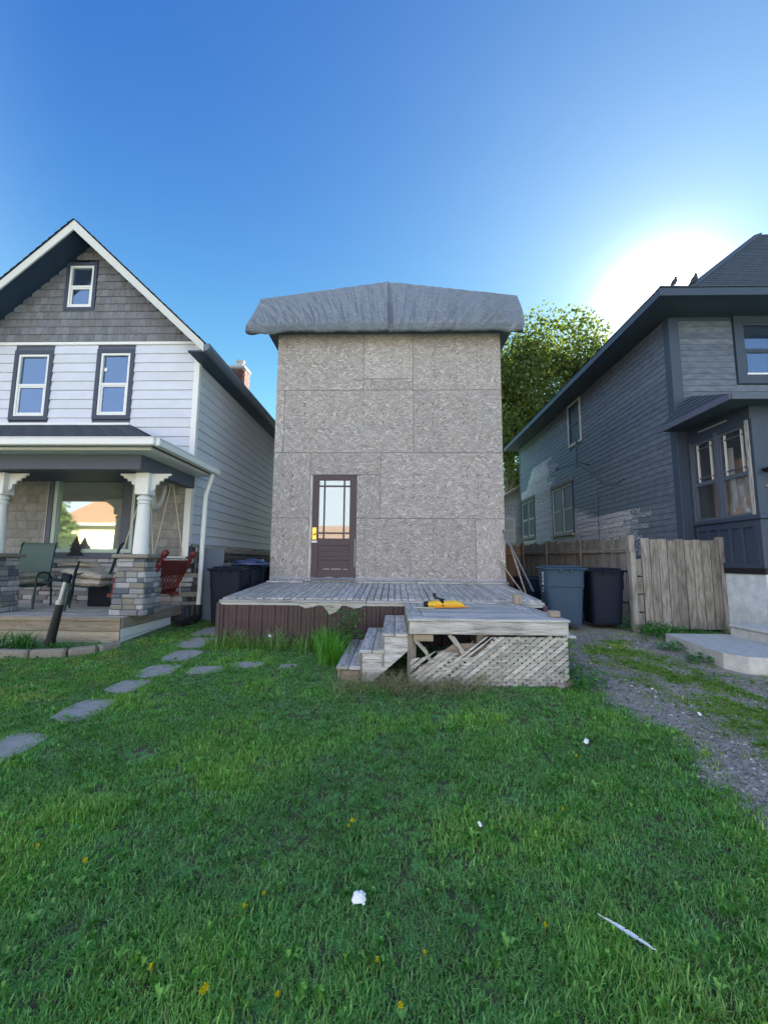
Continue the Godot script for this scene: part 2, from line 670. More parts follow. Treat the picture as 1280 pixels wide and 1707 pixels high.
func make_materials() -> void:
	var one := Vector3.ONE
	for i in 4:
		mat("strand%d" % i, Vector3(1.02, 0.97, 0.98) * [1.0, 0.93, 1.08, 0.98][i], 0.85, "strand", Vector2(2.1, 2.1), Vector2(i * 0.37, i * 0.23))
	tones("grey", "grey", Vector2(2.0, 0.5), 6, 1.2, 1.6)
	tones("lattice", "grey", Vector2(2.0, 0.5), 6, 1.05, 1.5)
	tones("tan", "tan", Vector2(2.0, 0.5), 5, 0.85, 1.12)
	tones("fence", "fence", Vector2(2.0, 0.5), 6, 0.8, 1.15)
	tones("cedar", "cedar", Vector2(2.0, 0.5), 4, 0.85, 1.15)
	tones("vinyl", "vinyl", Vector2(2.0, 2.0), 3, 0.97, 1.02, 0.5)
	tones("shake", "shake", Vector2(1.0, 1.0), 6, 0.86, 1.12, 0.7)
	tones("wallshake", "shake", Vector2(1.0, 1.0), 5, 1.3, 1.75, 0.7)
	for i in 5:
		var wc: Color = M["wallshake%d" % i].albedo_color
		M["wallshake%d" % i].albedo_color = Color(wc.r, wc.g * 0.98, wc.b * 0.92)
	tones("darkpaint", "darkpaint", Vector2(3.0, 1.0), 4, 0.9, 1.12, 0.55)
	tones("chipped", "chipped", Vector2(1.6, 0.9), 5, 0.85, 1.08, 0.8)
	tones("partchip", "partchip", Vector2(1.6, 0.9), 4, 0.9, 1.1, 0.8)
	tones("stone", "stone", Vector2(0.7, 0.7), 6, 0.6, 1.2, 0.9)
	M.stone1.albedo_color = Color(0.62, 0.66, 0.72)
	M.stone3.albedo_color = Color(0.86, 0.82, 0.76)
	tones("brown", "shake", Vector2(1.0, 1.0), 3, 0.32, 0.36, 0.55)
	for i in 3:
		var c: Color = M["brown%d" % i].albedo_color
		M["brown%d" % i].albedo_color = Color(c.r * 1.12, c.g * 0.9, c.b * 0.9)
	mat("white", Vector3(0.72, 0.72, 0.72), 0.45)
	mat("offwhite", Vector3(0.55, 0.55, 0.53), 0.6)
	mat("slate", Vector3(0.085, 0.10, 0.14), 0.55)
	mat("darkslate", Vector3(0.045, 0.058, 0.095), 0.55)
	mat("eave", Vector3(0.13, 0.16, 0.22), 0.5)
	mat("soffit", Vector3(0.03, 0.055, 0.10), 0.6)
	mat("navy", Vector3(0.042, 0.058, 0.092), 0.5)
	mat("black", Vector3(0.012, 0.012, 0.014), 0.6)
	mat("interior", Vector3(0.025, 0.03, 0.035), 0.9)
	mat("doorpaint", Vector3(0.065, 0.045, 0.055), 0.45)
	mat("rawwood", one * 1.5, 0.85, "grey", Vector2(2.0, 0.5))
	mat("brass", Vector3(0.75, 0.5, 0.12), 0.3).metallic = 0.85
	tri_mat("concrete", one, 0.9, "concrete", 1.3)
	tri_mat("slabs", one * 0.62, 0.95, "concrete", 0.9)
	tri_mat("whitewash", Vector3(1.2, 1.28, 1.4), 0.85, "concrete", 2.3)
	tri_mat("gravel", one, 0.95, "gravel", 1.1)
	tri_mat("soil", one, 1.0, "soil", 1.7)
	tri_mat("asphalt", one * 0.5, 0.95, "gravel", 2.1)
	mat("roof", one, 0.9, "roof", Vector2(1.0, 1.0))
	mat("darkroof", Vector3(1.1, 1.35, 1.85), 0.85, "roof", Vector2(1.0, 1.0))
	var t := mat("tarp", Vector3(1.45, 1.55, 1.75), 0.22, "tarp", Vector2(1, 1))
	t.heightmap_enabled = true
	t.heightmap_texture = T.crinkle
	t.heightmap_scale = 4.0
	t.clearcoat_enabled = true
	t.clearcoat = 0.8
	t.clearcoat_roughness = 0.1
	t.metallic_specular = 0.5
	mat("plastic", Vector3(0.55, 0.6, 0.66), 0.2).metallic_specular = 0.6
	M.plastic.albedo_color.a = 0.28
	M.plastic.transparency = BaseMaterial3D.TRANSPARENCY_ALPHA
	glass("pane", Vector3(0.10, 0.16, 0.28), 0.35, 0.75)
	glass("bigpane", Vector3(0.62, 0.66, 0.62), 0.25, 0.72)
	glass("doorpane", Vector3(0.62, 0.64, 0.6), 0.25, 0.5)
	glass("clearpane", Vector3(0.5, 0.55, 0.6), 0.02, 0.0)
	mat("binblue", Vector3(0.040, 0.068, 0.108), 0.5).metallic_specular = 0.25
	mat("binblack", Vector3(0.011, 0.016, 0.030), 0.5).metallic_specular = 0.22
	mat("bag", Vector3(0.05, 0.07, 0.16), 0.3)
	mat("green_metal", Vector3(0.012, 0.04, 0.035), 0.4)
	mat("sling", Vector3(0.11, 0.16, 0.15), 0.7)
	mat("floral", one, 0.9, "floral", Vector2(1.5, 1.5))
	mat("swing", Vector3(0.13, 0.018, 0.02), 0.4)
	mat("rope", Vector3(0.55, 0.5, 0.4), 0.9)
	mat("steel", Vector3(0.35, 0.37, 0.4), 0.35).metallic = 0.8
	mat("greyboard", Vector3(0.10, 0.125, 0.16), 0.7)
	mat("pvc", Vector3(0.014, 0.015, 0.018), 0.55)
	mat("yellow", Vector3(0.72, 0.42, 0.03), 0.4)
	mat("petal", Vector3(0.85, 0.6, 0.02), 0.6)
	mat("paper", Vector3(0.75, 0.78, 0.8), 0.7)
	mat("bird", Vector3(0.03, 0.032, 0.04), 0.6)
	mat("bark", one, 0.95, "bark", Vector2(0.6, 1.2))
	mat("brick", one, 0.9, "brick", Vector2(0.5, 0.5))
	mat("cream", Vector3(0.68, 0.62, 0.38), 0.6)
	mat("tanroof", Vector3(0.22, 0.13, 0.08), 0.9)
	mat("redpaint", Vector3(0.35, 0.04, 0.04), 0.5)
	mat("carpaint", Vector3(0.03, 0.05, 0.10), 0.2).clearcoat_enabled = true
	mat("dirtywhite", Vector3(0.42, 0.42, 0.40), 0.8)
	for q in [["blade", 0.9], ["leafmat", 0.8], ["tree_leaf", 0.8], ["drygrass", 0.9], ["pebble", 0.9]]:
		var m := mat(q[0], one, q[1])
		m.vertex_color_use_as_albedo = true
		m.cull_mode = BaseMaterial3D.CULL_DISABLED
		m.metallic_specular = 0.12
		if q[0] != "pebble":
			m.backlight_enabled = true
			m.backlight = Color(0.85, 0.9, 0.5) if q[0] == "tree_leaf" else Color(0.85, 0.95, 0.6)
	M.sling.cull_mode = BaseMaterial3D.CULL_DISABLED
	M.tarp.cull_mode = BaseMaterial3D.CULL_DISABLED


# ------------------------------------------------------------------ ground
func drive_edge(d: float) -> float:
	# where the lawn ends and the gravel begins
	var e := 2.0 + 0.10 * sin(d * 2.3) + 0.05 * sin(d * 5.9 + 1.0)
	return e + maxf(0.0, d - 5.2) * 0.40


func make_ground() -> void:
	var s := mb()
	var ds := [-90.0, -40.0, -12.0, -4.0, 8.0, 30.0, 140.0]
	var xs := [-120.0, -30.0, 0.0, 30.0, 120.0]
	for i in ds.size() - 1:
		for j in xs.size() - 1:
			var a := V(xs[j], gy(ds[i]), ds[i])
			var b := V(xs[j + 1], gy(ds[i]), ds[i])
			var c := V(xs[j + 1], gy(ds[i + 1]), ds[i + 1])
			var e := V(xs[j], gy(ds[i + 1]), ds[i + 1])
			fquad(s, a, b, c, e, Vector3.UP)
	structure("ground", s, M.soil, "dark soil of the yards under the grass")
	s = mb()
	var d := -3.5
	while d < 13.0:
		var d2 := d + 0.25
		fquad(s, V(drive_edge(d) - 0.06, gy(d) + 0.006, d), V(4.35, gy(d) + 0.006, d), V(4.35, gy(d2) + 0.006, d2), V(drive_edge(d2) - 0.06, gy(d2) + 0.006, d2), Vector3.UP)
		d = d2
	structure("driveway", s, M.gravel, "strip of crushed grey gravel beside the lawn")
	s = mb()
	slab(s, -60, 60, gy(-4.5) - 0.02, gy(-4.5) + 0.05, -5.2, -3.7)
	structure("sidewalk", s, M.concrete, "concrete sidewalk along the street")
	s = mb()
	slab(s, -60, 60, gy(-9) - 0.06, gy(-9) + 0.012, -14.0, -6.4)
	structure("street", s, M.asphalt, "asphalt street in front of the yards")
	s = mb()
	slab(s, -60, 60, gy(-9) - 0.02, gy(-9) + 0.13, -6.4, -6.2)
	slab(s, -60, 60, gy(-9) - 0.02, gy(-9) + 0.13, -14.2, -14.0)
	structure("kerb", s, M.concrete, "concrete kerbs of the street")
	# narrow path of sunken slabs from the street to the gap between the houses
	var path := Node3D.new()
	path.name = numbered("garden_path")
	add_child(path)
	tag(path, "narrow path of sunken concrete slabs on the left of the lawn", "", "", "structure")
	var slabs := [[-2.60, 2.30, 0.46, 0.50, 0.05], [-2.66, 2.98, 0.34, 0.46, -0.06], [-2.62, 3.66, 0.34, 0.50, 0.04], [-2.62, 4.24, 0.32, 0.36, -0.05], [-2.60, 4.74, 0.38, 0.46, 0.06], [-2.66, 5.36, 0.40, 0.52, -0.03], [-2.80, 6.04, 0.42, 0.6, 0.02], [-2.90, 6.80, 0.46, 0.7, 0.0], [-2.10, 4.80, 0.38, 0.26, 0.2], [-1.70, 5.02, 0.36, 0.24, -0.1], [-1.22, 4.98, 0.2, 0.16, 0.12]]
	for q in slabs:
		s = mb()
		var poly := PackedVector2Array()
		for k in 12:
			var f := TAU * k / 12.0
			var sx := signf(cos(f)) * pow(absf(cos(f)), 0.45)
			var sy := signf(sin(f)) * pow(absf(sin(f)), 0.45)
			poly.append(Vector2(sx * q[2] * 0.5 * rf(0.93, 1.03), sy * q[3] * 0.5 * rf(0.93, 1.03)))
		var tilt := Basis(Vector3.UP, q[4]) * Basis(Vector3.RIGHT, -PI / 2 + rf(-0.01, 0.01) + atan(0.0423))
		prism(s, poly, -0.06, 0.010, Transform3D(tilt, V(q[0], gy(q[1]), q[1])))
		part("slab", s, M.slabs, path)


# ------------------------------------------------------------------ the sheathed house
func make_board_house() -> void:
	var D := 8.26
	var h := thing("boarded_house", "tall narrow house sheathed in grey strand board with one dark door", "house", V(0, 0, D))
	h.position = Vector3.ZERO
	var s := mb()
	slab(s, -2.44, 2.135, 0.2, 3.13, D + 0.02, 17.5)
	slab(s, -2.44, 2.135, 3.13, 6.1, D + 0.02, 17.5)
	part("wall", s, M.strand1, h)
	# gable roof under the tarp
	s = mb()
	prism(s, PackedVector2Array([Vector2(-2.66, 6.62), Vector2(-0.15, 6.98), Vector2(2.36, 6.62), Vector2(2.36, 6.12), Vector2(-2.66, 6.12)]), -17.7, -8.05)
	part("roof", s, M.greyboard, h)
	# boards: x0 x1 y0 y1 texture
	var gap := 0.0035
	s = mb()
	slab(s, -2.43, -1.70, 1.0, 6.1, D + 0.0185, D + 0.0198)
	slab(s, -0.76, 2.13, 1.0, 6.1, D + 0.0185, D + 0.0198)
	slab(s, -1.70, -0.76, 3.14, 6.1, D + 0.0185, D + 0.0198)
	part("joint_backing", s, M.black, h)  # black sheet added behind the boards so the gaps between them read dark
	var bs := [[-2.45, -1.70, 1.0, 2.262, 0], [-0.765, 1.577, 1.0, 2.262, 1], [1.577, 2.145, 1.0, 2.262, 2],
		[-2.45, -1.70, 2.262, 3.588, 3], [-1.70, -0.294, 3.135, 3.588, 1], [-0.765, -0.294, 2.262, 3.135, 1], [-0.294, 2.145, 2.262, 3.588, 0],
		[-2.45, -2.275, 3.588, 4.9, 2], [-2.275, 0.363, 3.588, 4.9, 3], [0.363, 2.145, 3.588, 4.9, 1],
		[-2.45, -0.664, 4.9, 6.12, 0], [-0.664, 0.351, 5.14, 6.12, 2], [-0.664, -0.50, 4.9, 5.14, 3], [-0.50, 0.351, 4.9, 5.14, 1], [0.351, 2.145, 4.9, 6.12, 3]]
	for q in bs:
		s = mb()
		var z: float = 0.014 + rf(0, 0.003)
		if q[4] == 2:
			z += 0.004
		slab(s, q[0] + gap, q[1] - gap, q[2] + gap, q[3] - gap, D - z, D + 0.018, 0.002, Vector2(rf(0, 2), rf(0, 2)))
		part("strand_board", s, M["strand%d" % q[4]], h)
	# rows of dark slots left by fasteners
	s = mb()
	for row in [[4.60, 4.40, 4.20, [-1.85, -1.65, -1.45, -1.05, -0.65, -0.45, -0.25, 0.56, 0.76, 0.96, 1.37]], [3.12, 2.90, 2.68, [-2.25, -2.05, -0.70, 0.16, 0.36, 0.58, 1.0, 1.42, 1.64, 1.85]], [1.90, 1.68, 1.46, [-2.40, -2.2]]]:
		for x in row[3]:
			for k in 3:
				if rng.randf() < 0.22:
					continue
				var y: float = row[k] + rf(-0.012, 0.012)
				slab(s, x - 0.006, x + 0.006, y - 0.022, y + 0.022, D - 0.0215, D - 0.012)
	part("nail_slot", s, M.black, h).set_meta("kind", "stuff")
	# faint chalk lines over the studs
	s = mb()
	for q in [[4.93, 6.1, [-2.27, -1.85, -1.42, -1.21, -0.99, 0.8, 1.23, 1.45, 1.67]], [1.1, 2.25, [-0.6, -0.38, -0.15, 0.30, 0.75, 1.2]], [2.3, 3.55, [-2.08]]]:
		for x in q[2]:
			slab(s, x - 0.0018, x + 0.0018, q[0], q[1], D - 0.0203, D - 0.012)
	part("stud_line", s, M.greyboard, h).set_meta("kind", "stuff")
	# clear plastic bunched along the foot of the wall
	var g := []
	var nz := noise(77, 1.0, 3)
	for r in 5:
		var row := []
		for c in 90:
			var x := -2.42 + 4.56 * c / 89.0
			var top := 1.10 + 0.05 * nz.get_noise_2d(x * 3.0, 0.0)
			row.append(V(x, lerpf(top, 1.045, r / 4.0), D - 0.03 - 0.10 * pow(r / 4.0, 2.0) - 0.02 * (1.0 + nz.get_noise_2d(x * 9.0, r * 2.0))))
		g.append(row)
	s = mb()
	sheet(s, g)
	part("plastic_sheet", s, M.plastic, h)
	# raw jamb beside the door
	s = mb()
	slab(s, -1.697, -1.640, 1.03, 3.13, D - 0.03, D + 0.02, 0.004)
	part("door_jamb", s, M.rawwood, h)
	# the door
	var door := Node3D.new()
	door.name = "door"
	h.add_child(door, true)
	var x0 := -1.637
	var x1 := -0.768
	var gx := [-1.51, -1.405, -1.01, -0.90]
	var gyy := [1.86, 1.965, 2.905, 3.02]
	s = mb()
	slab(s, x0, gx[0], 1.05, 3.13, D - 0.012, D + 0.03, 0.003)
	slab(s, gx[3], x1, 1.05, 3.13, D - 0.012, D + 0.03, 0.003)
	slab(s, gx[0], gx[3], gyy[3], 3.13, D - 0.0115, D + 0.03, 0.003)
	slab(s, gx[0], gx[3], 1.72, gyy[0], D - 0.0115, D + 0.03, 0.003)
	slab(s, gx[0], gx[3], 1.44, 1.50, D - 0.0115, D + 0.03, 0.003)
	slab(s, gx[0], gx[3], 1.05, 1.26, D - 0.0115, D + 0.03, 0.003)
	part("door_frame", s, M.doorpaint, door)
	for q in [[1.50, 1.61], [1.61, 1.72], [1.26, 1.44]]:
		s = mb()
		slab(s, gx[0], gx[3], q[0] + 0.003, q[1] - 0.003, D + 0.004, D + 0.02, 0.004)
		part("door_panel", s, M.doorpaint, door)
	for q in [[gx[1], true], [gx[2], true], [gyy[1], false], [gyy[2], false]]:
		s = mb()
		if q[1]:
			slab(s, q[0] - 0.016, q[0] + 0.016, gyy[0], gyy[3], D - 0.008, D + 0.02, 0.003)
		else:
			slab(s, gx[0], gx[3], q[0] - 0.016, q[0] + 0.016, D - 0.0085, D + 0.0195, 0.003)
		part("muntin", s, M.doorpaint, door)
	for i in 3:
		for j in 3:
			s = mb()
			slab(s, gx[i], gx[i + 1], gyy[j], gyy[j + 1], D + 0.004, D + 0.007)
			part("pane", s, M.doorpane, door)
	s = mb()
	slab(s, gx[0], gx[3], gyy[0], gyy[3], D + 0.012, D + 0.018, 0.0, Vector2(0.4, 0.7))
	part("backing_board", s, M.strand2, door)
	s = mb()
	slab(s, -1.632, -1.545, 1.835, 2.075, D - 0.022, D - 0.01, 0.003)
	part("lock_plate", s, M.brass, door)
	s = mb()
	lathe(s, Transform3D(Basis(Vector3.RIGHT, PI / 2), V(-1.59, 1.95, D - 0.02)), [Vector2(0.012, 0), Vector2(0.012, 0.03), Vector2(0.028, 0.045), Vector2(0.026, 0.065), Vector2(0.0, 0.072)], 12)
	part("door_knob", s, M.brass, door)
	s = mb()
	slab(s, -1.645, -1.53, 1.775, 1.815, D - 0.02, D - 0.01, 0.003)
	part("strike_plate", s, M.white, door)
	# flaked paint on the door foot
	s = mb()
	for q in [[-1.40, -1.28], [-1.24, -1.05], [-1.0, -0.93]]:
		slab(s, q[0], q[1], 1.255, 1.268, D - 0.0135, D - 0.01)
	slab(s, -0.793, -0.782, 1.3, 1.85, D - 0.0135, D - 0.01)
	part("flaked_edge", s, M.dirtywhite, door)
	make_tarp()


func make_tarp() -> void:
	# over the roof, hanging at the front and both sides
	var nz := noise(91, 1.0, 3)
	var nf := noise(92, 1.0, 2)
	var s := mb()
	var F := 7.93
	var ridge_x := -0.16
	var roof_y := func(x: float) -> float:
		return 7.07 - absf(x - ridge_x) * (0.135 if x < ridge_x else 0.125)
	var xl := -2.74
	var xr := 2.41
	# roof planes
	var g := []
	for r in 14:
		var row := []
		var dd := lerpf(17.9, F, r / 13.0)
		for c in 40:
			var x := lerpf(xl, xr, c / 39.0)
			row.append(V(x, roof_y.call(x) + 0.02 * nz.get_noise_2d(x * 2.0, dd) - (0.03 if r == 13 else 0.0), dd))
		g.append(row)
	sheet(s, g, 4.0)
	# front fall, flaring out towards its hem
	g = []
	var R := 30
	var C := 230
	for r in R:
		var row := []
		var v := r / (R - 1.0)
		for c in C:
			var u := c / (C - 1.0)
			var x := lerpf(xl, xr, u)
			var top: float = roof_y.call(x) - 0.03
			var bot := 6.0 + 0.025 * nf.get_noise_2d(x * 2.5, 3.0) - 0.05 * exp(-pow((u - 0.06) / 0.03, 2.0)) - 0.02 * exp(-pow((u - 0.97) / 0.03, 2.0))
			var flare := (tarp_flare(1, v) * pow(u, 9.0) + tarp_flare(0, v) * pow(1.0 - u, 6.0))
			var y := lerpf(top, bot, v)
			var fold := 0.040 * nf.get_noise_2d(x * 5.0 + v * (x - ridge_x) * 2.5, v * 0.7) + 0.034 * nz.get_noise_2d(x * 15.0 + v * (x - ridge_x) * 4.0, y * 1.1) + 0.015 * nz.get_noise_2d(x * 34.0 + 9.0 + y * 4.0, y * 2.5)
			fold += 0.09 * exp(-pow((x - ridge_x - 0.05) / 0.03, 2.0)) - 0.07 * exp(-pow((x - ridge_x + 0.02) / 0.03, 2.0))
			fold *= 1.5 * (0.2 + v * 0.8) * lerpf(1.0, 0.3, smoothstep(0.75, 1.0, v)) * smoothstep(0.0, 0.02, u) * smoothstep(1.0, 0.98, u)
			row.append(V(x + flare, y, tarp_z(F, v) + fold))
		g.append(row)
	# hem turned under
	var hem := []
	for c in C:
		var p: Vector3 = g[R - 1][c]
		hem.append(p + Vector3(0, 0.012, -0.06))
	g.append(hem)
	sheet(s, g, 3.0)
	# side falls, low at the front corners and tucked up further back
	for sd in [0, 1]:
		g = []
		var x: float = xl if sd == 0 else xr
		for r in R:
			var v := r / (R - 1.0)
			var row := []
			for c in 60:
				var w := c / 59.0
				var dd := lerpf(tarp_z(F, v), 17.9, w * w)
				var back := smoothstep(0.0, 0.9, dd - F)
				var top: float = roof_y.call(x) - 0.03
				var bot := lerpf(5.985 if sd == 0 else 6.0, 6.42, back) + 0.03 * nf.get_noise_2d(dd * 2.0, 9.0) * back
				var out: float = tarp_flare(sd, v) * lerpf(1.0, 0.15, back) + 0.05 * nf.get_noise_2d(dd * 4.0, v * 2.0) * v * smoothstep(0.0, 0.2, w)
				row.append(V(x + out, lerpf(top, bot, v), dd))
			g.append(row)
		sheet(s, g, 3.0)
	var hung := solo("roof_tarp", s, M.tarp, "crinkled silver grey tarp hanging over the roof of the boarded house", "tarp")
	hung.set_meta("label", "crinkled silver grey tarp hanging over the roof of the boarded house")


func tarp_flare(sd: int, v: float) -> float:
	return -0.29 * pow(v, 1.25) if sd == 0 else 0.11 * sin(clampf(v * 1.9, 0.0, PI * 0.62))


func tarp_z(F: float, v: float) -> float:
	return F - 0.03 - 0.10 * v + 0.10 * smoothstep(0.85, 1.0, v)


# ------------------------------------------------------------------ windows
# a framed window in the plane of xf (x right, y up, z out), built as a part with sub-parts
func window(parent: Node3D, xf: Transform3D, w: float, h: float, trim: float, trim_mat: Material, frame_mat: Material, panes: int, pane_mat: Material, called := "window") -> MeshInstance3D:
	var s := mb()
	ring(s, xf, -trim, w + trim, -trim, h + trim, trim, -0.02, 0.035)
	var win := part(called, s, trim_mat, parent)
	s = mb()
	ring(s, xf, 0.0, w, 0.0, h, 0.045, -0.03, 0.022)
	part("frame", s, frame_mat, win)
	var a := 0.045
	if panes == 2:
		var m := h * 0.5
		s = mb()
		lbox(s, xf, a, w - a, m - 0.025, m + 0.025, -0.03, 0.016, 0.004)
		part("meeting_rail", s, frame_mat, win)
		s = mb()
		ring(s, xf, a, w - a, a, m - 0.025, 0.03, -0.025, 0.008)
		part("sash", s, frame_mat, win)
		for q in [[a + 0.03, m - 0.025, 0.0], [m + 0.025, h - a, 0.008]]:
			s = mb()
			lbox(s, xf, a, w - a, q[0], q[1], -0.018 - q[2], -0.013 - q[2])
			part("pane", s, pane_mat, win)
	else:
		s = mb()
		lbox(s, xf, a, w - a, a, h - a, -0.018, -0.012)
		part("pane", s, pane_mat, win)
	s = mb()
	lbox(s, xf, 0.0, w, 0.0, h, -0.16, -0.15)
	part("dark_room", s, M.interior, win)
	return win


func front(x: float, y: float, d: float) -> Transform3D:
	return Transform3D(Basis(), V(x, y, d))


func facing_right(x: float, y: float, d: float) -> Transform3D:
	# local x runs away from the street, local z points to +x
	return Transform3D(Basis(Vector3(0, 0, -1), Vector3.UP, Vector3(1, 0, 0)), V(x, y, d))


func facing_left(x: float, y: float, d: float) -> Transform3D:
	# local x runs towards the street, local z points to -x
	return Transform3D(Basis(Vector3(0, 0, 1), Vector3.UP, Vector3(-1, 0, 0)), V(x, y, d))


# lapped boards between x0 and x1, leaving out the openings [x0, x1, y0, y1]
func laps(parent: Node3D, xf: Transform3D, x0: float, x1: float, y0: float, y1: float, step: float, t: float, key: String, n: int, holes: Array, called := "siding_plank") -> void:
	var rows := int(ceil((y1 - y0) / step))
	for r in rows:
		var ya := y0 + r * step
		var hh := minf(step + 0.01, y1 - ya)
		if hh < 0.01:
			continue
		var runs := [[x0, x1]]
		for q in holes:
			if q[2] < ya + step * 0.6 and q[3] > ya + step * 0.3:
				var nr := []
				for e in runs:
					if q[0] > e[0] + 0.02 and q[0] < e[1]:
						nr.append([e[0], q[0]])
					if q[1] < e[1] - 0.02 and q[1] > e[0]:
						nr.append([q[1], e[1]])
					if q[1] <= e[0] or q[0] >= e[1]:
						nr.append(e)
				runs = nr
		for e in runs:
			inst(called, lap_mesh(e[1] - e[0], hh, t, Vector2(rf(0, 3), rf(0, 3))), tone(key, n), parent, xf * Transform3D(Basis(), Vector3(e[0], ya, 0)))


# one row after another of small shingles
func shakes(parent: Node3D, xf: Transform3D, y0: float, rows: int, step: float, wmin: float, wmax: float, edge: Callable, key: String, n: int, meshes: Array) -> void:
	for r in rows:
		var y := y0 + r * step
		var lim: Array = edge.call(y)
		var x: float = lim[0]
		while x < lim[1] - 0.02:
			var w := minf(rf(wmin, wmax), lim[1] - x)
			var k := int(clampf((w - wmin) / (wmax - wmin) * (meshes.size() - 1), 0, meshes.size() - 1))
			var sx := (w - 0.004) / (wmin + (wmax - wmin) * k / (meshes.size() - 1.0))
			inst("shingle", meshes[k], tone(key, n), parent, xf * Transform3D(Basis().scaled(Vector3(sx, 1, 1)), Vector3(x, y + rf(-0.003, 0.003), 0)))
			x += w


func shake_meshes(h: float, wmin: float, wmax: float, n: int) -> Array:
	var out := []
	for k in n:
		out.append(lap_mesh(wmin + (wmax - wmin) * k / (n - 1.0), h + 0.012, 0.02, Vector2(k * 0.23, k * 0.41)))
	return out


# rows of roofing in one sheet of real steps: from the eave line a-b up to c-d
func roof_courses(s: SurfaceTool, a: Vector3, b: Vector3, c: Vector3, d: Vector3, step: float, up: Vector3, seed_off := 0.0) -> void:
	var n := (b - a).cross(d - a).normalized()
	if n.dot(up) < 0.0:
		n = -n
	var rows := maxi(1, int(a.distance_to(d) / step))
	for r in rows:
		var t0 := r / float(rows)
		var t1 := minf(1.0, (r + 1.15) / rows)
		var p0 := a.lerp(d, t0)
		var p1 := b.lerp(c, t0)
		var q0 := a.lerp(d, t1)
		var q1 := b.lerp(c, t1)
		var L := p0.distance_to(p1)
		var tabs := maxi(1, int(L / 0.32))
		for k in tabs:
			var f0 := k / float(tabs)
			var f1 := (k + 0.985) / float(tabs)
			var lift := n * (0.016 + 0.006 * fmod(absf(sin((k + r * 37) * 12.9898 + seed_off)) * 43.7, 1.0))
			var A := p0.lerp(p1, f0) + lift
			var B := p0.lerp(p1, f1) + lift
			var Cc := q0.lerp(q1, f1) + n * 0.003
			var Dd := q0.lerp(q1, f0) + n * 0.003
			quad(s, A, B, Cc, Dd, n, Vector2(k * 0.37 + r * 0.21, r * 0.53))
			fquad(s, A, B, B - lift, A - lift, (a - d).normalized())


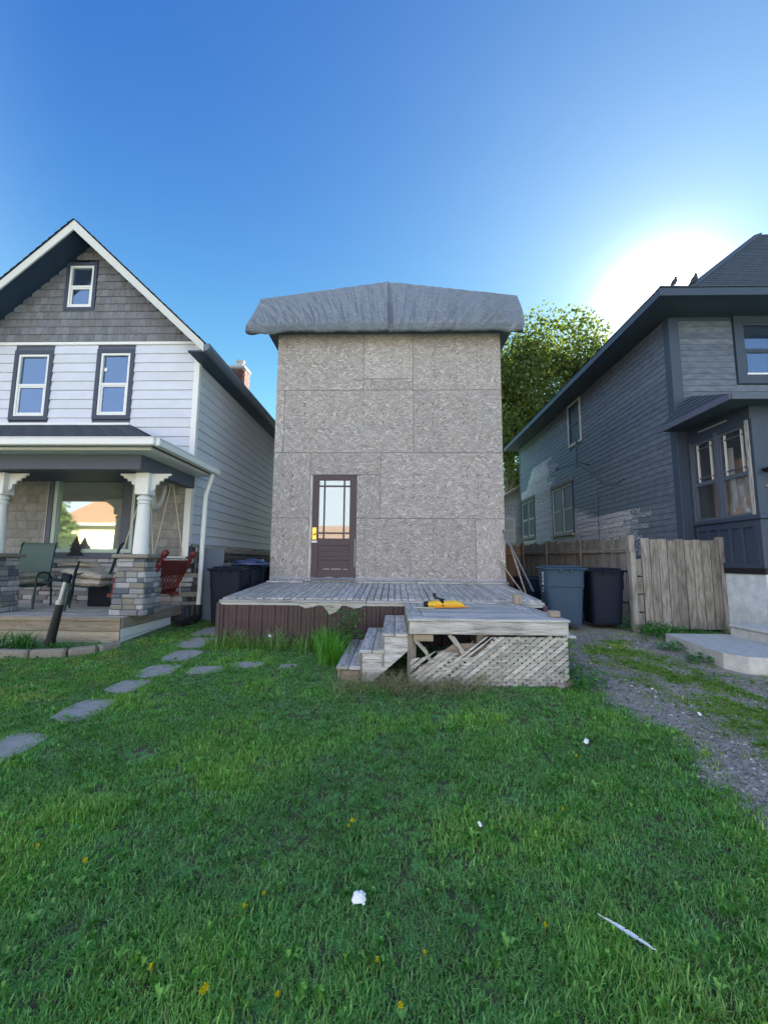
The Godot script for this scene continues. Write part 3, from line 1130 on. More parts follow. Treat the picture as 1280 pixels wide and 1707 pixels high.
# ------------------------------------------------------------------ the white gable house on the left
func make_gable_house() -> void:
	var D := 7.8
	var h := thing("gable_house", "white sided house with grey shake gable and a covered front porch", "house")
	var xr := -3.87
	var xl := -8.63
	var xm := -6.25
	var back := 17.0
	# core, kept behind the cladding and the window rooms
	var s := mb()
	slab(s, xl, xr - 0.012, 1.70, 5.45, D + 0.2, back)
	slab(s, xl, xr - 0.012, 0.2, 1.70, D + 0.2, back)
	prism(s, PackedVector2Array([Vector2(xl, 5.40), Vector2(xr - 0.012, 5.40), Vector2(xr - 0.012, 5.58), Vector2(xm, 7.80), Vector2(xl, 5.58)]), -back, -(D + 0.2))
	part("wall", s, M.offwhite, h)
	s = mb()
	slab(s, xl, -7.55, 0.2, 5.7, D + 0.012, D + 0.2)
	slab(s, -6.84, -5.88, 3.9, 5.7, D + 0.012, D + 0.2)
	slab(s, -5.20, xr - 0.012, 0.2, 5.7, D + 0.012, D + 0.2)
	slab(s, -7.55, -6.84, 5.5, 5.7, D + 0.0125, D + 0.1995)
	slab(s, -5.88, -5.20, 5.5, 5.7, D + 0.0125, D + 0.1995)
	slab(s, -7.55, -5.20, 3.1, 4.16, D + 0.0125, D + 0.1995)
	slab(s, -7.55, -6.66, 0.2, 3.1, D + 0.0125, D + 0.1995)
	slab(s, -6.66, -5.20, 0.2, 1.46, D + 0.0125, D + 0.1995)
	prism(s, PackedVector2Array([Vector2(xl, 5.58), Vector2(xl, 5.45), Vector2(-6.77, 5.45), Vector2(-6.77, 7.31)]), -(D + 0.1990), -(D + 0.013))
	prism(s, PackedVector2Array([Vector2(-6.06, 5.45), Vector2(xr - 0.012, 5.45), Vector2(xr - 0.012, 5.57), Vector2(-6.06, 7.61)]), -(D + 0.1990), -(D + 0.013))
	part("front_wall", s, M.slate, h)
	# front siding round the two upper windows
	laps(h, front(0, 0, D), xl, xr - 0.08, 3.97, 5.66, 0.188, 0.025, "vinyl", 3, [[-7.59, -6.80, 4.05, 5.56], [-5.92, -5.16, 4.05, 5.57]])
	laps(h, front(0, 0, D), -5.4, xr - 0.08, 3.03, 3.97, 0.188, 0.024, "vinyl", 3, [])
	# porch wall strip by the corner
	laps(h, front(0, 0, D), -3.84 - 0.12, xr - 0.08 + 0.0, 1.5, 3.1, 0.188, 0.016, "vinyl", 3, [])
	# right side wall, one board for each course
	laps(h, facing_right(xr - 0.012, 0, D + 0.02), 0.06, back - D - 0.02, 1.72, 5.42, 0.188, 0.025, "vinyl", 3, [])
	s = mb()
	slab(s, xr - 0.09, xr + 0.022, 1.68, 5.66, D - 0.028, D + 0.08, 0.006)
	part("corner_trim", s, M.white, h)
	s = mb()
	slab(s, xr - 0.1, xr + 0.016, 0.25, 1.67, D + 0.1, back - 0.02)
	part("foundation", s, M.greyboard, h)
	# gable shakes
	s = mb()
	slab(s, xl, xr - 0.05, 5.66, 5.72, D - 0.035, D + 0.01, 0.005)
	part("gable_trim", s, M.white, h)
	var sm := shake_meshes(0.161, 0.09, 0.17, 5)
	var edge_l := func(y: float) -> Array:
		var half: float = (7.83 - (y + 0.06)) / 0.944
		return [maxf(xm - half, xl), minf(xm + half, xr - 0.02)]
	for r in 13:
		var y := 5.73 + r * 0.161
		var lim: Array = edge_l.call(y)
		var cut := y < 7.40 and y > 6.38
		var spans := [[lim[0], -6.715], [-6.065, lim[1]]] if cut else [lim]
		for sp in spans:
			var spn: Array = sp
			if spn[1] - spn[0] > 0.05:
				shakes(h, front(0, 0, D), y, 1, 0.161, 0.09, 0.17, func(_y: float) -> Array: return spn, "shake", 6, sm)
	# windows
	window(h, front(-6.64, 6.465, D), 0.50, 0.905, 0.07, M.darkslate, M.white, 2, M.pane)
	window(h, front(-7.505, 4.195, D), 0.62, 1.27, 0.085, M.darkslate, M.white, 2, M.pane)
	var w2 := window(h, front(-5.835, 4.21, D), 0.59, 1.275, 0.085, M.darkslate, M.white, 2, M.pane)
	s = mb()
	slab(s, -5.775, -5.715, 5.12, 5.19, D + 0.010, D + 0.013)
	part("sticker", s, M.white, w2)
	# roof: two slopes with real thickness, white rake boards, dark soffit
	var pk := Vector2(xm, 7.96)
	var er := Vector2(-3.56, 5.42)
	var el := Vector2(-8.94, 5.42)
	s = mb()
	for e in [er, el]:
		prism(s, PackedVector2Array([pk, e, e + Vector2(0, -0.10), pk + Vector2(0, -0.13)]), -back - 0.3, -7.32)
	var roof := part("roof", s, M.soffit, h)
	s = mb()
	roof_courses(s, V(er.x + 0.03, er.y - 0.01, 7.27), V(er.x + 0.03, er.y - 0.01, back + 0.3), V(pk.x, pk.y + 0.02, back + 0.3), V(pk.x, pk.y + 0.02, 7.27), 0.15, Vector3.UP)
	roof_courses(s, V(el.x - 0.03, el.y - 0.01, 7.27), V(el.x - 0.03, el.y - 0.01, back + 0.3), V(pk.x, pk.y + 0.02, back + 0.3), V(pk.x, pk.y + 0.02, 7.27), 0.15, Vector3.UP, 3.0)
	part("shingles", s, M.roof, roof).set_meta("kind", "stuff")
	for e in [er, el]:
		s = mb()
		prism(s, PackedVector2Array([pk, e, e + Vector2(0, -0.165), pk + Vector2(0, -0.195)]), -7.318, -7.29)
		part("rake_board", s, M.offwhite, roof)
	s = mb()
	prism(s, PackedVector2Array([Vector2(-3.57, 5.40), Vector2(-3.46, 5.42), Vector2(-3.455, 5.33), Vector2(-3.50, 5.28), Vector2(-3.57, 5.28)]), -back - 0.2, -7.30)
	part("gutter", s, M.eave, h)
	s = mb()
	slab(s, xr, -3.57, 5.27, 5.30, 7.33, back)
	part("soffit_board", s, M.soffit, h)
	# chimney far back on the roof
	s = mb()
	slab(s, -4.60, -4.20, 5.6, 6.70, 11.0, 11.4)
	var chim := part("chimney", s, M.dirtywhite, h)
	var bm := mb()
	box(bm, Transform3D(), Vector3(0.19, 0.058, 0.03), 0.004)
	var bmesh := bm.commit()
	for r in 13:
		for k in 2:
			var off := 0.1 if r % 2 == 0 else 0.0
			var y := 5.84 + r * 0.067
			inst("brick", bmesh, M.brick, chim, Transform3D(Basis(), V(-4.5 + k * 0.2, y, 10.99)))
			inst("brick", bmesh, M.brick, chim, Transform3D(Basis(Vector3.UP, PI / 2), V(-4.19, y, 11.1 + k * 0.2 + off * 0.2)))
	s = mb()
	slab(s, -4.64, -4.16, 6.70, 6.78, 10.96, 11.44, 0.01)
	part("chimney_cap", s, M.dirtywhite, chim)
	s = mb()
	lathe(s, Transform3D(Basis(), V(-4.38, 6.78, 11.2)), [Vector2(0.10, 0), Vector2(0.085, 0.16), Vector2(0.12, 0.17), Vector2(0.12, 0.22), Vector2(0.0, 0.25)], 12)
	part("chimney_pot", s, M.dirtywhite, chim)
	make_porch(h, D)


func make_porch(h: Node3D, D: float) -> void:
	var s: SurfaceTool
	# roof with a hipped end
	var e0 := V(-9.4, 3.12, 5.72)
	var e1 := V(-3.42, 3.12, 5.72)
	var e2 := V(-3.42, 3.12, 7.82)
	var w0 := V(-9.4, 4.02, 7.82)
	var w1 := V(-5.19, 4.02, 7.82)
	s = mb()
	fquad(s, e0, e1, w1, w0, Vector3.UP)
	tri(s, e1, e2, w1, (e2 - e1).cross(w1 - e1).normalized() * signf((e2 - e1).cross(w1 - e1).y))
	slab(s, -9.4, -3.47, 3.03, 3.06, 5.78, 7.78)
	var roof := part("porch_roof", s, M.roof, h)
	s = mb()
	roof_courses(s, e0, e1, w1, w0, 0.14, Vector3.UP, 1.0)
	roof_courses(s, e1, e2, w1, w1, 0.14, Vector3.UP, 2.0)
	part("shingles", s, M.darkroof, roof).set_meta("kind", "stuff")
	# flashing where the roof meets the wall
	s = mb()
	slab(s, -9.4, -5.15, 4.0, 4.05, 7.74, 7.80, 0.004)
	part("flashing", s, M.white, roof)
	# eavestrough front and side
	for q in [[V(-9.4, 3.06, 5.66), V(-3.36, 3.06, 5.66)], [V(-3.36, 3.06, 5.66), V(-3.36, 3.06, 7.72)]]:
		s = mb()
		bar(s, q[0], q[1], 0.11, 0.10, Vector3.UP, 0.012)
		var lip: Vector3 = Vector3(0, 0.055, 0)
		bar(s, q[0] + lip, q[1] + lip, 0.125, 0.018, Vector3.UP, 0.004)
		part("gutter", s, M.white, h)
	# fascia, beam and ceiling
	s = mb()
	slab(s, -9.4, -3.50, 2.985, 3.035, 5.80, 6.10, 0.003)
	slab(s, -3.83, -3.50, 2.985, 3.0345, 6.10, 7.76, 0.003)
	part("fascia", s, M.white, h)
	s = mb()
	slab(s, -9.4, -3.80, 2.76, 2.983, 6.06, 6.20, 0.004)
	slab(s, -3.95, -3.80, 2.76, 2.983, 6.20, 7.76, 0.004)
	part("beam", s, M.slate, h)
	s = mb()
	slab(s, -9.4, -3.96, 2.90, 2.93, 6.21, 7.78)
	part("ceiling", s, M.darkslate, h)
	# shake panels on the porch wall with white edging
	var sm := shake_meshes(0.166, 0.13, 0.24, 6)
	for q in [[-7.40, -6.63], [-4.82, -3.93]]:
		for r in 10:
			var spn: Array = q
			shakes(h, front(0, 0, D), 1.48 + r * 0.166, 1, 0.166, 0.13, 0.24, func(_y: float) -> Array: return spn, "wallshake", 5, sm)
		s = mb()
		ring(s, front(0, 0, D), q[0] - 0.03, q[1] + 0.03, 1.45, 3.14, 0.03, -0.01, 0.03)
		part("panel_edging", s, M.white, h)
	s = mb()
	slab(s, -8.63, -7.44, 1.45, 3.1, D - 0.02, D + 0.01)
	part("slate_board", s, M.slate, h)
	s = mb()
	slab(s, -3.96, -3.84, 1.48, 2.98, D - 0.06, D - 0.03, 0.004)
	part("end_trim", s, M.white, h)
	# picture window with slate casing
	s = mb()
	ring(s, front(0, 0, D), -6.62, -4.83, 1.44, 3.16, 0.10, -0.02, 0.03)
	var pw := part("picture_window", s, M.slate, h)
	s = mb()
	ring(s, front(0, 0, D), -6.52, -4.93, 1.54, 3.06, 0.07, -0.12, 0.012)
	part("frame", s, mat("mint", Vector3(0.42, 0.52, 0.48), 0.5), pw)
	s = mb()
	slab(s, -6.45, -5.0, 1.61, 2.99, D + 0.05, D + 0.056)
	part("pane", s, M.bigpane, pw)
	s = mb()
	slab(s, -6.45, -5.0, 2.72, 2.99, D + 0.10, D + 0.11)
	part("roller_blind", s, M.darkslate, pw)
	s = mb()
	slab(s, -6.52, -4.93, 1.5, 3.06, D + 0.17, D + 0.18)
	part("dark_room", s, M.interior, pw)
	# stone facing below the windows
	var sv := []
	for k in 7:
		var st := mb()
		box(st, Transform3D(), Vector3(0.14 + k * 0.045, [0.07, 0.09, 0.08, 0.1, 0.065, 0.085, 0.095][k], 0.05 + 0.006 * (k % 3)), 0.012, Vector2(k * 0.31, k * 0.17))
		sv.append(st.commit())
	s = mb()
	slab(s, -8.63, -3.84, 0.55, 1.43, D - 0.012, D + 0.012)
	var facing := part("stone_facing", s, M.greyboard, h)
	var y := 0.58
	while y < 1.38:
		var x := -7.9 + rf(0, 0.2)
		var rowk := rng.randi() % 3
		while x < -3.9:
			var k := (rowk + rng.randi() % 5) % 7
			var w := 0.14 + k * 0.045
			inst("stone", sv[k], tone("stone", 6), facing, Transform3D(Basis(Vector3(0, 0, 1), rf(-0.02, 0.02)), V(x + w * 0.5, y + 0.04 + rf(-0.006, 0.006), D - 0.025 - rf(0, 0.02))))
			x += w + 0.006
		y += 0.086
	s = mb()
	slab(s, -8.63, -4.9, 1.43, 1.475, D - 0.09, D, 0.006)
	part("window_sill", s, M.slate, h)
	# deck
	for i in 19:
		s = mb()
		slab(s, -9.4, -3.87, 0.575, 0.602, 6.02 + i * 0.095, 6.11 + i * 0.095, 0.004, Vector2(rf(0, 2), rf(0, 1)))
		part("deck_board", s, tone("grey", 6), h)
	s = mb()
	slab(s, -9.4, -3.87, 0.545, 0.603, 5.965, 6.015, 0.008, Vector2(0.3, 0.2))
	part("deck_nosing", s, M.tan3, h)
	for q in [[0.41, 0.545, 0], [0.275, 0.405, 2]]:
		s = mb()
		slab(s, -9.4, -3.875, q[0], q[1], 5.985, 6.02, 0.005, Vector2(q[0] * 5.0, q[0]))
		part("front_plank", s, M["tan%d" % q[2]], h)
	s = mb()
	slab(s, -3.905, -3.865, 0.44, 0.60, 6.02, 7.7, 0.005)
	part("side_plank", s, M.tan1, h)
	for q in [[0.31, 0.435], [0.20, 0.305]]:
		s = mb()
		slab(s, -3.90, -3.872, q[0], q[1], 6.02, 7.35, 0.004)
		part("side_board", s, M.white, h)
	for i in 22:
		s = mb()
		slab(s, -9.2 + i * 0.24, -9.2 + i * 0.24 + 0.225, 0.15, 0.27, 6.01, 6.03, 0.003)
		part("skirt_board", s, M.dirtywhite if i % 3 else M.white, h)
	# two stone pillars carrying turned white posts
	for px in [-3.91, -6.20]:
		pillar(h, px, 6.40, sv)
	# downspout
	s = mb()
	tube(s, [V(-3.40, 3.0, 7.62), V(-3.42, 2.9, 7.60), V(-3.50, 2.6, 7.60), V(-3.52, 0.52, 7.60)], [0.042], 8)
	var dsp := part("downspout", s, M.white, h)
	s = mb()
	tube(s, [V(-3.52, 0.62, 7.60), V(-3.52, 0.42, 7.58), V(-3.54, 0.36, 7.45), V(-3.62, 0.32, 7.1)], [0.06, 0.07, 0.085, 0.09], 10)
	part("black_elbow", s, M.pvc, dsp)
	# wall lamp bracket by the left edge
	s = mb()
	slab(s, -7.62, -7.36, 2.50, 2.56, D - 0.09, D - 0.04, 0.006)
	part("shutter_latch", s, M.darkslate, h)


func pillar(h: Node3D, px: float, d: float, sv: Array) -> void:
	var y0 := 0.60
	var y1 := 1.44
	var s := mb()
	var b := 0.235
	var t := 0.195
	for q in [[V(px - b, y0, d - b), V(px + b, y0, d - b), V(px + t, y1, d - t), V(px - t, y1, d - t), Vector3(0, 0, 1)], [V(px + b, y0, d - b), V(px + b, y0, d + b), V(px + t, y1, d + t), V(px + t, y1, d - t), Vector3(1, 0, 0)], [V(px - b, y0, d + b), V(px - b, y0, d - b), V(px - t, y1, d - t), V(px - t, y1, d + t), Vector3(-1, 0, 0)], [V(px + b, y0, d + b), V(px - b, y0, d + b), V(px - t, y1, d + t), V(px + t, y1, d + t), Vector3(0, 0, -1)]]:
		fquad(s, q[0], q[1], q[2], q[3], q[4])
	var p := part("stone_pillar", s, M.greyboard, h)
	var y := y0 + 0.004
	var r := 0
	while y < y1 - 0.03:
		var hh: float = [0.085, 0.07, 0.095, 0.06, 0.08][r % 5]
		hh = minf(hh, y1 - y)
		var half := lerpf(b, t, (y + hh * 0.5 - y0) / (y1 - y0)) + 0.014
		for side in 3:
			var x := -half
			while x < half - 0.01:
				var w := minf(rf(0.12, 0.26), half - x)
				if half - x - w < 0.06:
					w = half - x
				var st := mb()
				box(st, Transform3D(Basis(Vector3(0, 0, 1), rf(-0.012, 0.012)), Vector3.ZERO), Vector3(w - 0.006, hh - 0.006, 0.05), 0.011, Vector2(rf(0, 1), rf(0, 1)))
				var ba: Basis = [Basis(), Basis(Vector3.UP, PI / 2), Basis(Vector3.UP, -PI / 2)][side]
				var loc := ba * Vector3(x + w * 0.5, 0, half + rf(-0.012, 0.012) - 0.02)
				inst("stone", st.commit(), tone("stone", 6), p, Transform3D(ba, V(px, y + hh * 0.5, d) + loc))
				x += w
		y += hh
		r += 1
	s = mb()
	slab(s, px - 0.27, px + 0.27, y1, y1 + 0.06, d - 0.27, d + 0.27, 0.012)
	part("cap_slab", s, M.stone3, p)
	# turned post
	s = mb()
	slab(s, px - 0.105, px + 0.105, 2.42, 2.76, d - 0.105, d + 0.105, 0.006)
	var pr := [Vector2(0.0, 2.42), Vector2(0.06, 2.42), Vector2(0.075, 2.40), Vector2(0.105, 2.375), Vector2(0.105, 2.345), Vector2(0.08, 2.32), Vector2(0.098, 2.30), Vector2(0.098, 2.285), Vector2(0.085, 2.27), Vector2(0.088, 2.2), Vector2(0.112, 1.56), Vector2(0.112, 1.50), Vector2(0.0, 1.50)]
	pr.reverse()
	lathe(s, Transform3D(Basis(), V(px, 0, d)), pr, 24)
	var post := part("white_post", s, M.white, h)
	# cut brackets in the corners
	for sd in [-1.0, 1.0]:
		var poly := PackedVector2Array([Vector2(0, 0), Vector2(0.30, 0), Vector2(0.29, -0.03), Vector2(0.25, -0.035), Vector2(0.235, -0.075), Vector2(0.19, -0.07), Vector2(0.17, -0.12), Vector2(0.12, -0.11), Vector2(0.105, -0.17), Vector2(0.06, -0.17), Vector2(0.055, -0.24), Vector2(0.025, -0.27), Vector2(0, -0.27)])
		s = mb()
		prism(s, poly, -0.015, 0.015, Transform3D(Basis(Vector3(sd, 0, 0), Vector3.UP, Vector3(0, 0, sd)), V(px + sd * 0.105, 2.76, d)))
		for q in [[0.045, -0.05, 0.018], [0.105, -0.045, 0.014]]:
			lathe(s, Transform3D(Basis(Vector3.RIGHT, PI / 2), V(px + sd * (0.105 + q[0]), 2.76 + q[1], d - 0.0175)), [Vector2(0.0, 0.0), Vector2(q[2], 0.0), Vector2(q[2], 0.004), Vector2(0, 0.004)], 10)
		part("bracket", s, M.white, post)


# ------------------------------------------------------------------ the dark house on the right
func make_dark_house() -> void:
	var D := 7.8
	var X := 5.27
	var back := 17.6
	var h := thing("dark_house", "dark blue grey clapboard house with flaking white patches low on its side", "house")
	var s := mb()
	slab(s, X + 0.012, 12.6, 0.2, 3.2, D + 0.19, back)
	slab(s, X + 0.012, 12.6, 3.2, 6.2, D + 0.19, back)
	part("wall", s, M.navy, h)
	s = mb()
	slab(s, X + 0.012, 6.60, 0.2, 6.2, D + 0.01, D + 0.19)
	slab(s, 7.55, 12.6, 0.2, 6.2, D + 0.01, D + 0.19)
	slab(s, 6.60, 7.55, 0.2, 4.9, D + 0.0105, D + 0.1895)
	part("front_wall", s, M.navy, h)
	# front boards
	laps(h, front(0, 0, D), X + 0.17, 12.6, 3.6, 6.08, 0.118, 0.013, "darkpaint", 4, [[6.45, 7.62, 4.82, 6.08]], "clapboard")
	# side boards: dark paint with flaking white paint towards the back and the foot
	var xf := facing_left(X, 0, back)   # local x = back - d
	var holes := [[back - 12.55, back - 11.70, 4.82, 6.14], [back - 14.10, back - 12.42, 2.22, 3.84], [back - 17.45, back - 15.85, 2.30, 3.86]]
	var y := 0.62
	var r := 0
	while y < 6.06:
		var lim := back - D - 0.02
		var split := 0.0           # how far the white patch reaches from the back
		if y < 2.62:
			split = back - 9.5
		elif y < 2.95:
			split = back - (11.3 + (y - 2.62) * 3.0)
		elif y < 4.1:
			split = back - 14.1
		elif y < 4.95:
			split = back - 14.3
		if y > 2.0 and split > 0.0:
			split += rf(-0.35, 0.12)
		var first := 0.0
		if y > 4.25 and split > 0.0:
			first = 0.8 + (y - 4.25) * 1.2 + rf(-0.05, 0.05)
		var runs := []
		if first > 0.0:
			runs.append([0.0, first, "darkpaint", 4])
		if split > 0.0:
			runs.append([first, split, "chipped", 5])
		var ragged := 0.0
		if split > 0.0 and split + 0.9 < lim:
			ragged = rf(0.25, 0.75)
			runs.append([split, split + ragged, "partchip", 4])
		runs.append([maxf(split, 0.0) + ragged, lim, "darkpaint", 4])
		for q in runs:
			laps(h, xf, q[0], q[1], y, y + 0.116, 0.118, 0.013, q[2], q[3], holes, "clapboard")
		y += 0.118
		r += 1
	# corner boards
	s = mb()
	slab(s, X - 0.022, X + 0.17, 0.4, 6.14, D - 0.03, D + 0.15, 0.005)
	part("corner_board", s, M.navy, h)
	s = mb()
	slab(s, X - 0.02, X + 0.1, 0.4, 6.1, back - 0.11, back + 0.01, 0.005)
	part("corner_board", s, M.navy, h)
	# windows
	window(h, front(6.62, 4.95, D), 0.84, 1.08, 0.14, M.navy, M.darkslate, 2, M.pane)
	s = mb()
	slab(s, 6.62, 7.46, 4.95, 5.03, D - 0.018, D + 0.02, 0.004)
	part("white_board", s, M.white, h)
	window(h, facing_left(X, 4.92, 12.50), 0.74, 1.16, 0.07, M.dirtywhite, M.navy, 2, M.pane)
	for q in [[14.04, 12.48, 2.32, 1.46], [17.40, 15.90, 2.40, 1.40]]:
		var wd: float = (q[0] - q[1] - 0.06) * 0.5
		var w1 := window(h, facing_left(X, q[2], q[0]), wd, q[3], 0.035, M.navy, M.dirtywhite, 2, M.pane)
		window(h, facing_left(X, q[2], q[0] - wd - 0.06), wd, q[3], 0.035, M.navy, M.dirtywhite, 2, M.pane)
		s = mb()
		bar(s, V(X - 0.04, q[2] - 0.06, q[0] + 0.05), V(X - 0.04, q[2] - 0.06, q[1] - 0.05), 0.10, 0.05, Vector3.UP, 0.006)
		part("sill", s, M.tan2, w1)
		s = mb()
		bar(s, V(X - 0.03, q[2] + q[3] + 0.09, q[0] + 0.08), V(X - 0.03, q[2] + q[3] + 0.09, q[1] - 0.08), 0.05, 0.12, Vector3.UP, 0.006)
		part("head_board", s, M.fence0, w1)
	# eaves and roof: a low skirt, then the steep hip
	var ex := 4.70
	var ey := 6.20
	var ef := 7.10
	s = mb()
	slab(s, ex, X + 0.1, ey - 0.03, ey - 0.01, ef, back + 0.2)
	slab(s, X + 0.1, 13.2, ey - 0.03, ey - 0.0105, ef, D + 0.1)
	part("soffit_board", s, M.navy, h)
	s = mb()
	slab(s, ex - 0.03, ex, ey - 0.06, ey + 0.09, ef - 0.03, back + 0.2, 0.004)
	slab(s, ex, 13.2, ey - 0.06, ey + 0.09, ef - 0.03, ef, 0.004)
	part("fascia", s, M.navy, h)
	var a0 := V(ex - 0.05, ey + 0.09, ef - 0.05)
	var a1 := V(13.2, ey + 0.09, ef - 0.05)
	var b0 := V(5.30, ey + 0.22, 7.62)
	var b1 := V(13.2, ey + 0.22, 7.62)
	var a2 := V(ex - 0.05, ey + 0.09, back + 0.25)
	var b2 := V(5.30, ey + 0.22, back - 0.3)
	var c0 := V(9.15, 9.72, 10.0)
	var c1 := V(13.2, 9.72, 10.0)
	var c2 := V(9.15, 9.72, 15.5)
	s = mb()
	for q in [[a0, a1, b1, b0], [b0, b1, c1, c0], [a2, a0, b0, b2], [b2, b0, c0, c2], [c0, c1, V(13.2, 9.72, 15.5), c2], [a2, b2, V(13.2, ey + 0.22, back - 0.3), V(13.2, ey + 0.09, back + 0.25)], [b2, c2, V(13.2, 9.72, 15.5), V(13.2, ey + 0.22, back - 0.3)]]:
		fquad(s, q[0], q[1], q[2], q[3], Vector3.UP)
	var roof := part("roof", s, M.darkroof, h)
	s = mb()
	roof_courses(s, a0, a1, b1, b0, 0.14, Vector3.UP, 1.0)
	roof_courses(s, b0, b1, c1, c0, 0.14, Vector3(0, 1, 1), 2.0)
	roof_courses(s, a2 + Vector3(0.09, 0.004, 0), a0 + Vector3(0.09, 0.004, 0), b0, b2, 0.14, Vector3.UP, 3.0)
	roof_courses(s, b2, b0, c0, c2, 0.14, Vector3(-1, 1, 0), 4.0)
	part("shingles", s, M.darkroof, roof).set_meta("kind", "stuff")
	s = mb()
	bar(s, b0, c0, 0.16, 0.04, Vector3(-1, 1, 1).normalized(), 0.01)
	part("hip_cap", s, M.darkroof, roof)
	enclosed_porch(h)
	# bracket of an old aerial on the side wall
	s = mb()
	tube(s, [V(X, 4.05, 11.3), V(X - 0.35, 4.15, 11.3)], [0.015], 6)
	tube(s, [V(X - 0.35, 3.95, 11.3), V(X - 0.35, 4.75, 11.25)], [0.02, 0.028], 6)
	tube(s, [V(X - 0.02, 3.75, 11.1), V(X - 0.35, 4.1, 11.3)], [0.012], 6)
	tube(s, [V(X - 0.35, 4.12, 11.3), V(X - 0.45, 4.14, 12.3)], [0.012], 6)
	lathe(s, Transform3D(Basis(Vector3(0, 0, 1), 1.2), V(X - 0.47, 4.15, 12.3)), [Vector2(0.0, 0.0), Vector2(0.06, 0.01), Vector2(0.07, 0.05), Vector2(0.0, 0.055)], 10)
	part("aerial_bracket", s, M.darkslate, h)
	s = mb()
	var cp := []
	for i in 14:
		var f := i / 13.0
		cp.append(V(X - 0.03, lerpf(4.05, 3.35, f) - 0.35 * sin(f * PI), lerpf(11.3, 9.6, f)))
	tube(s, cp, [0.008], 5)
	tube(s, [V(X - 0.025, 3.3, 10.9), V(X - 0.025, 2.0, 10.95)], [0.008], 5)
	part("cable", s, M.darkslate, h)


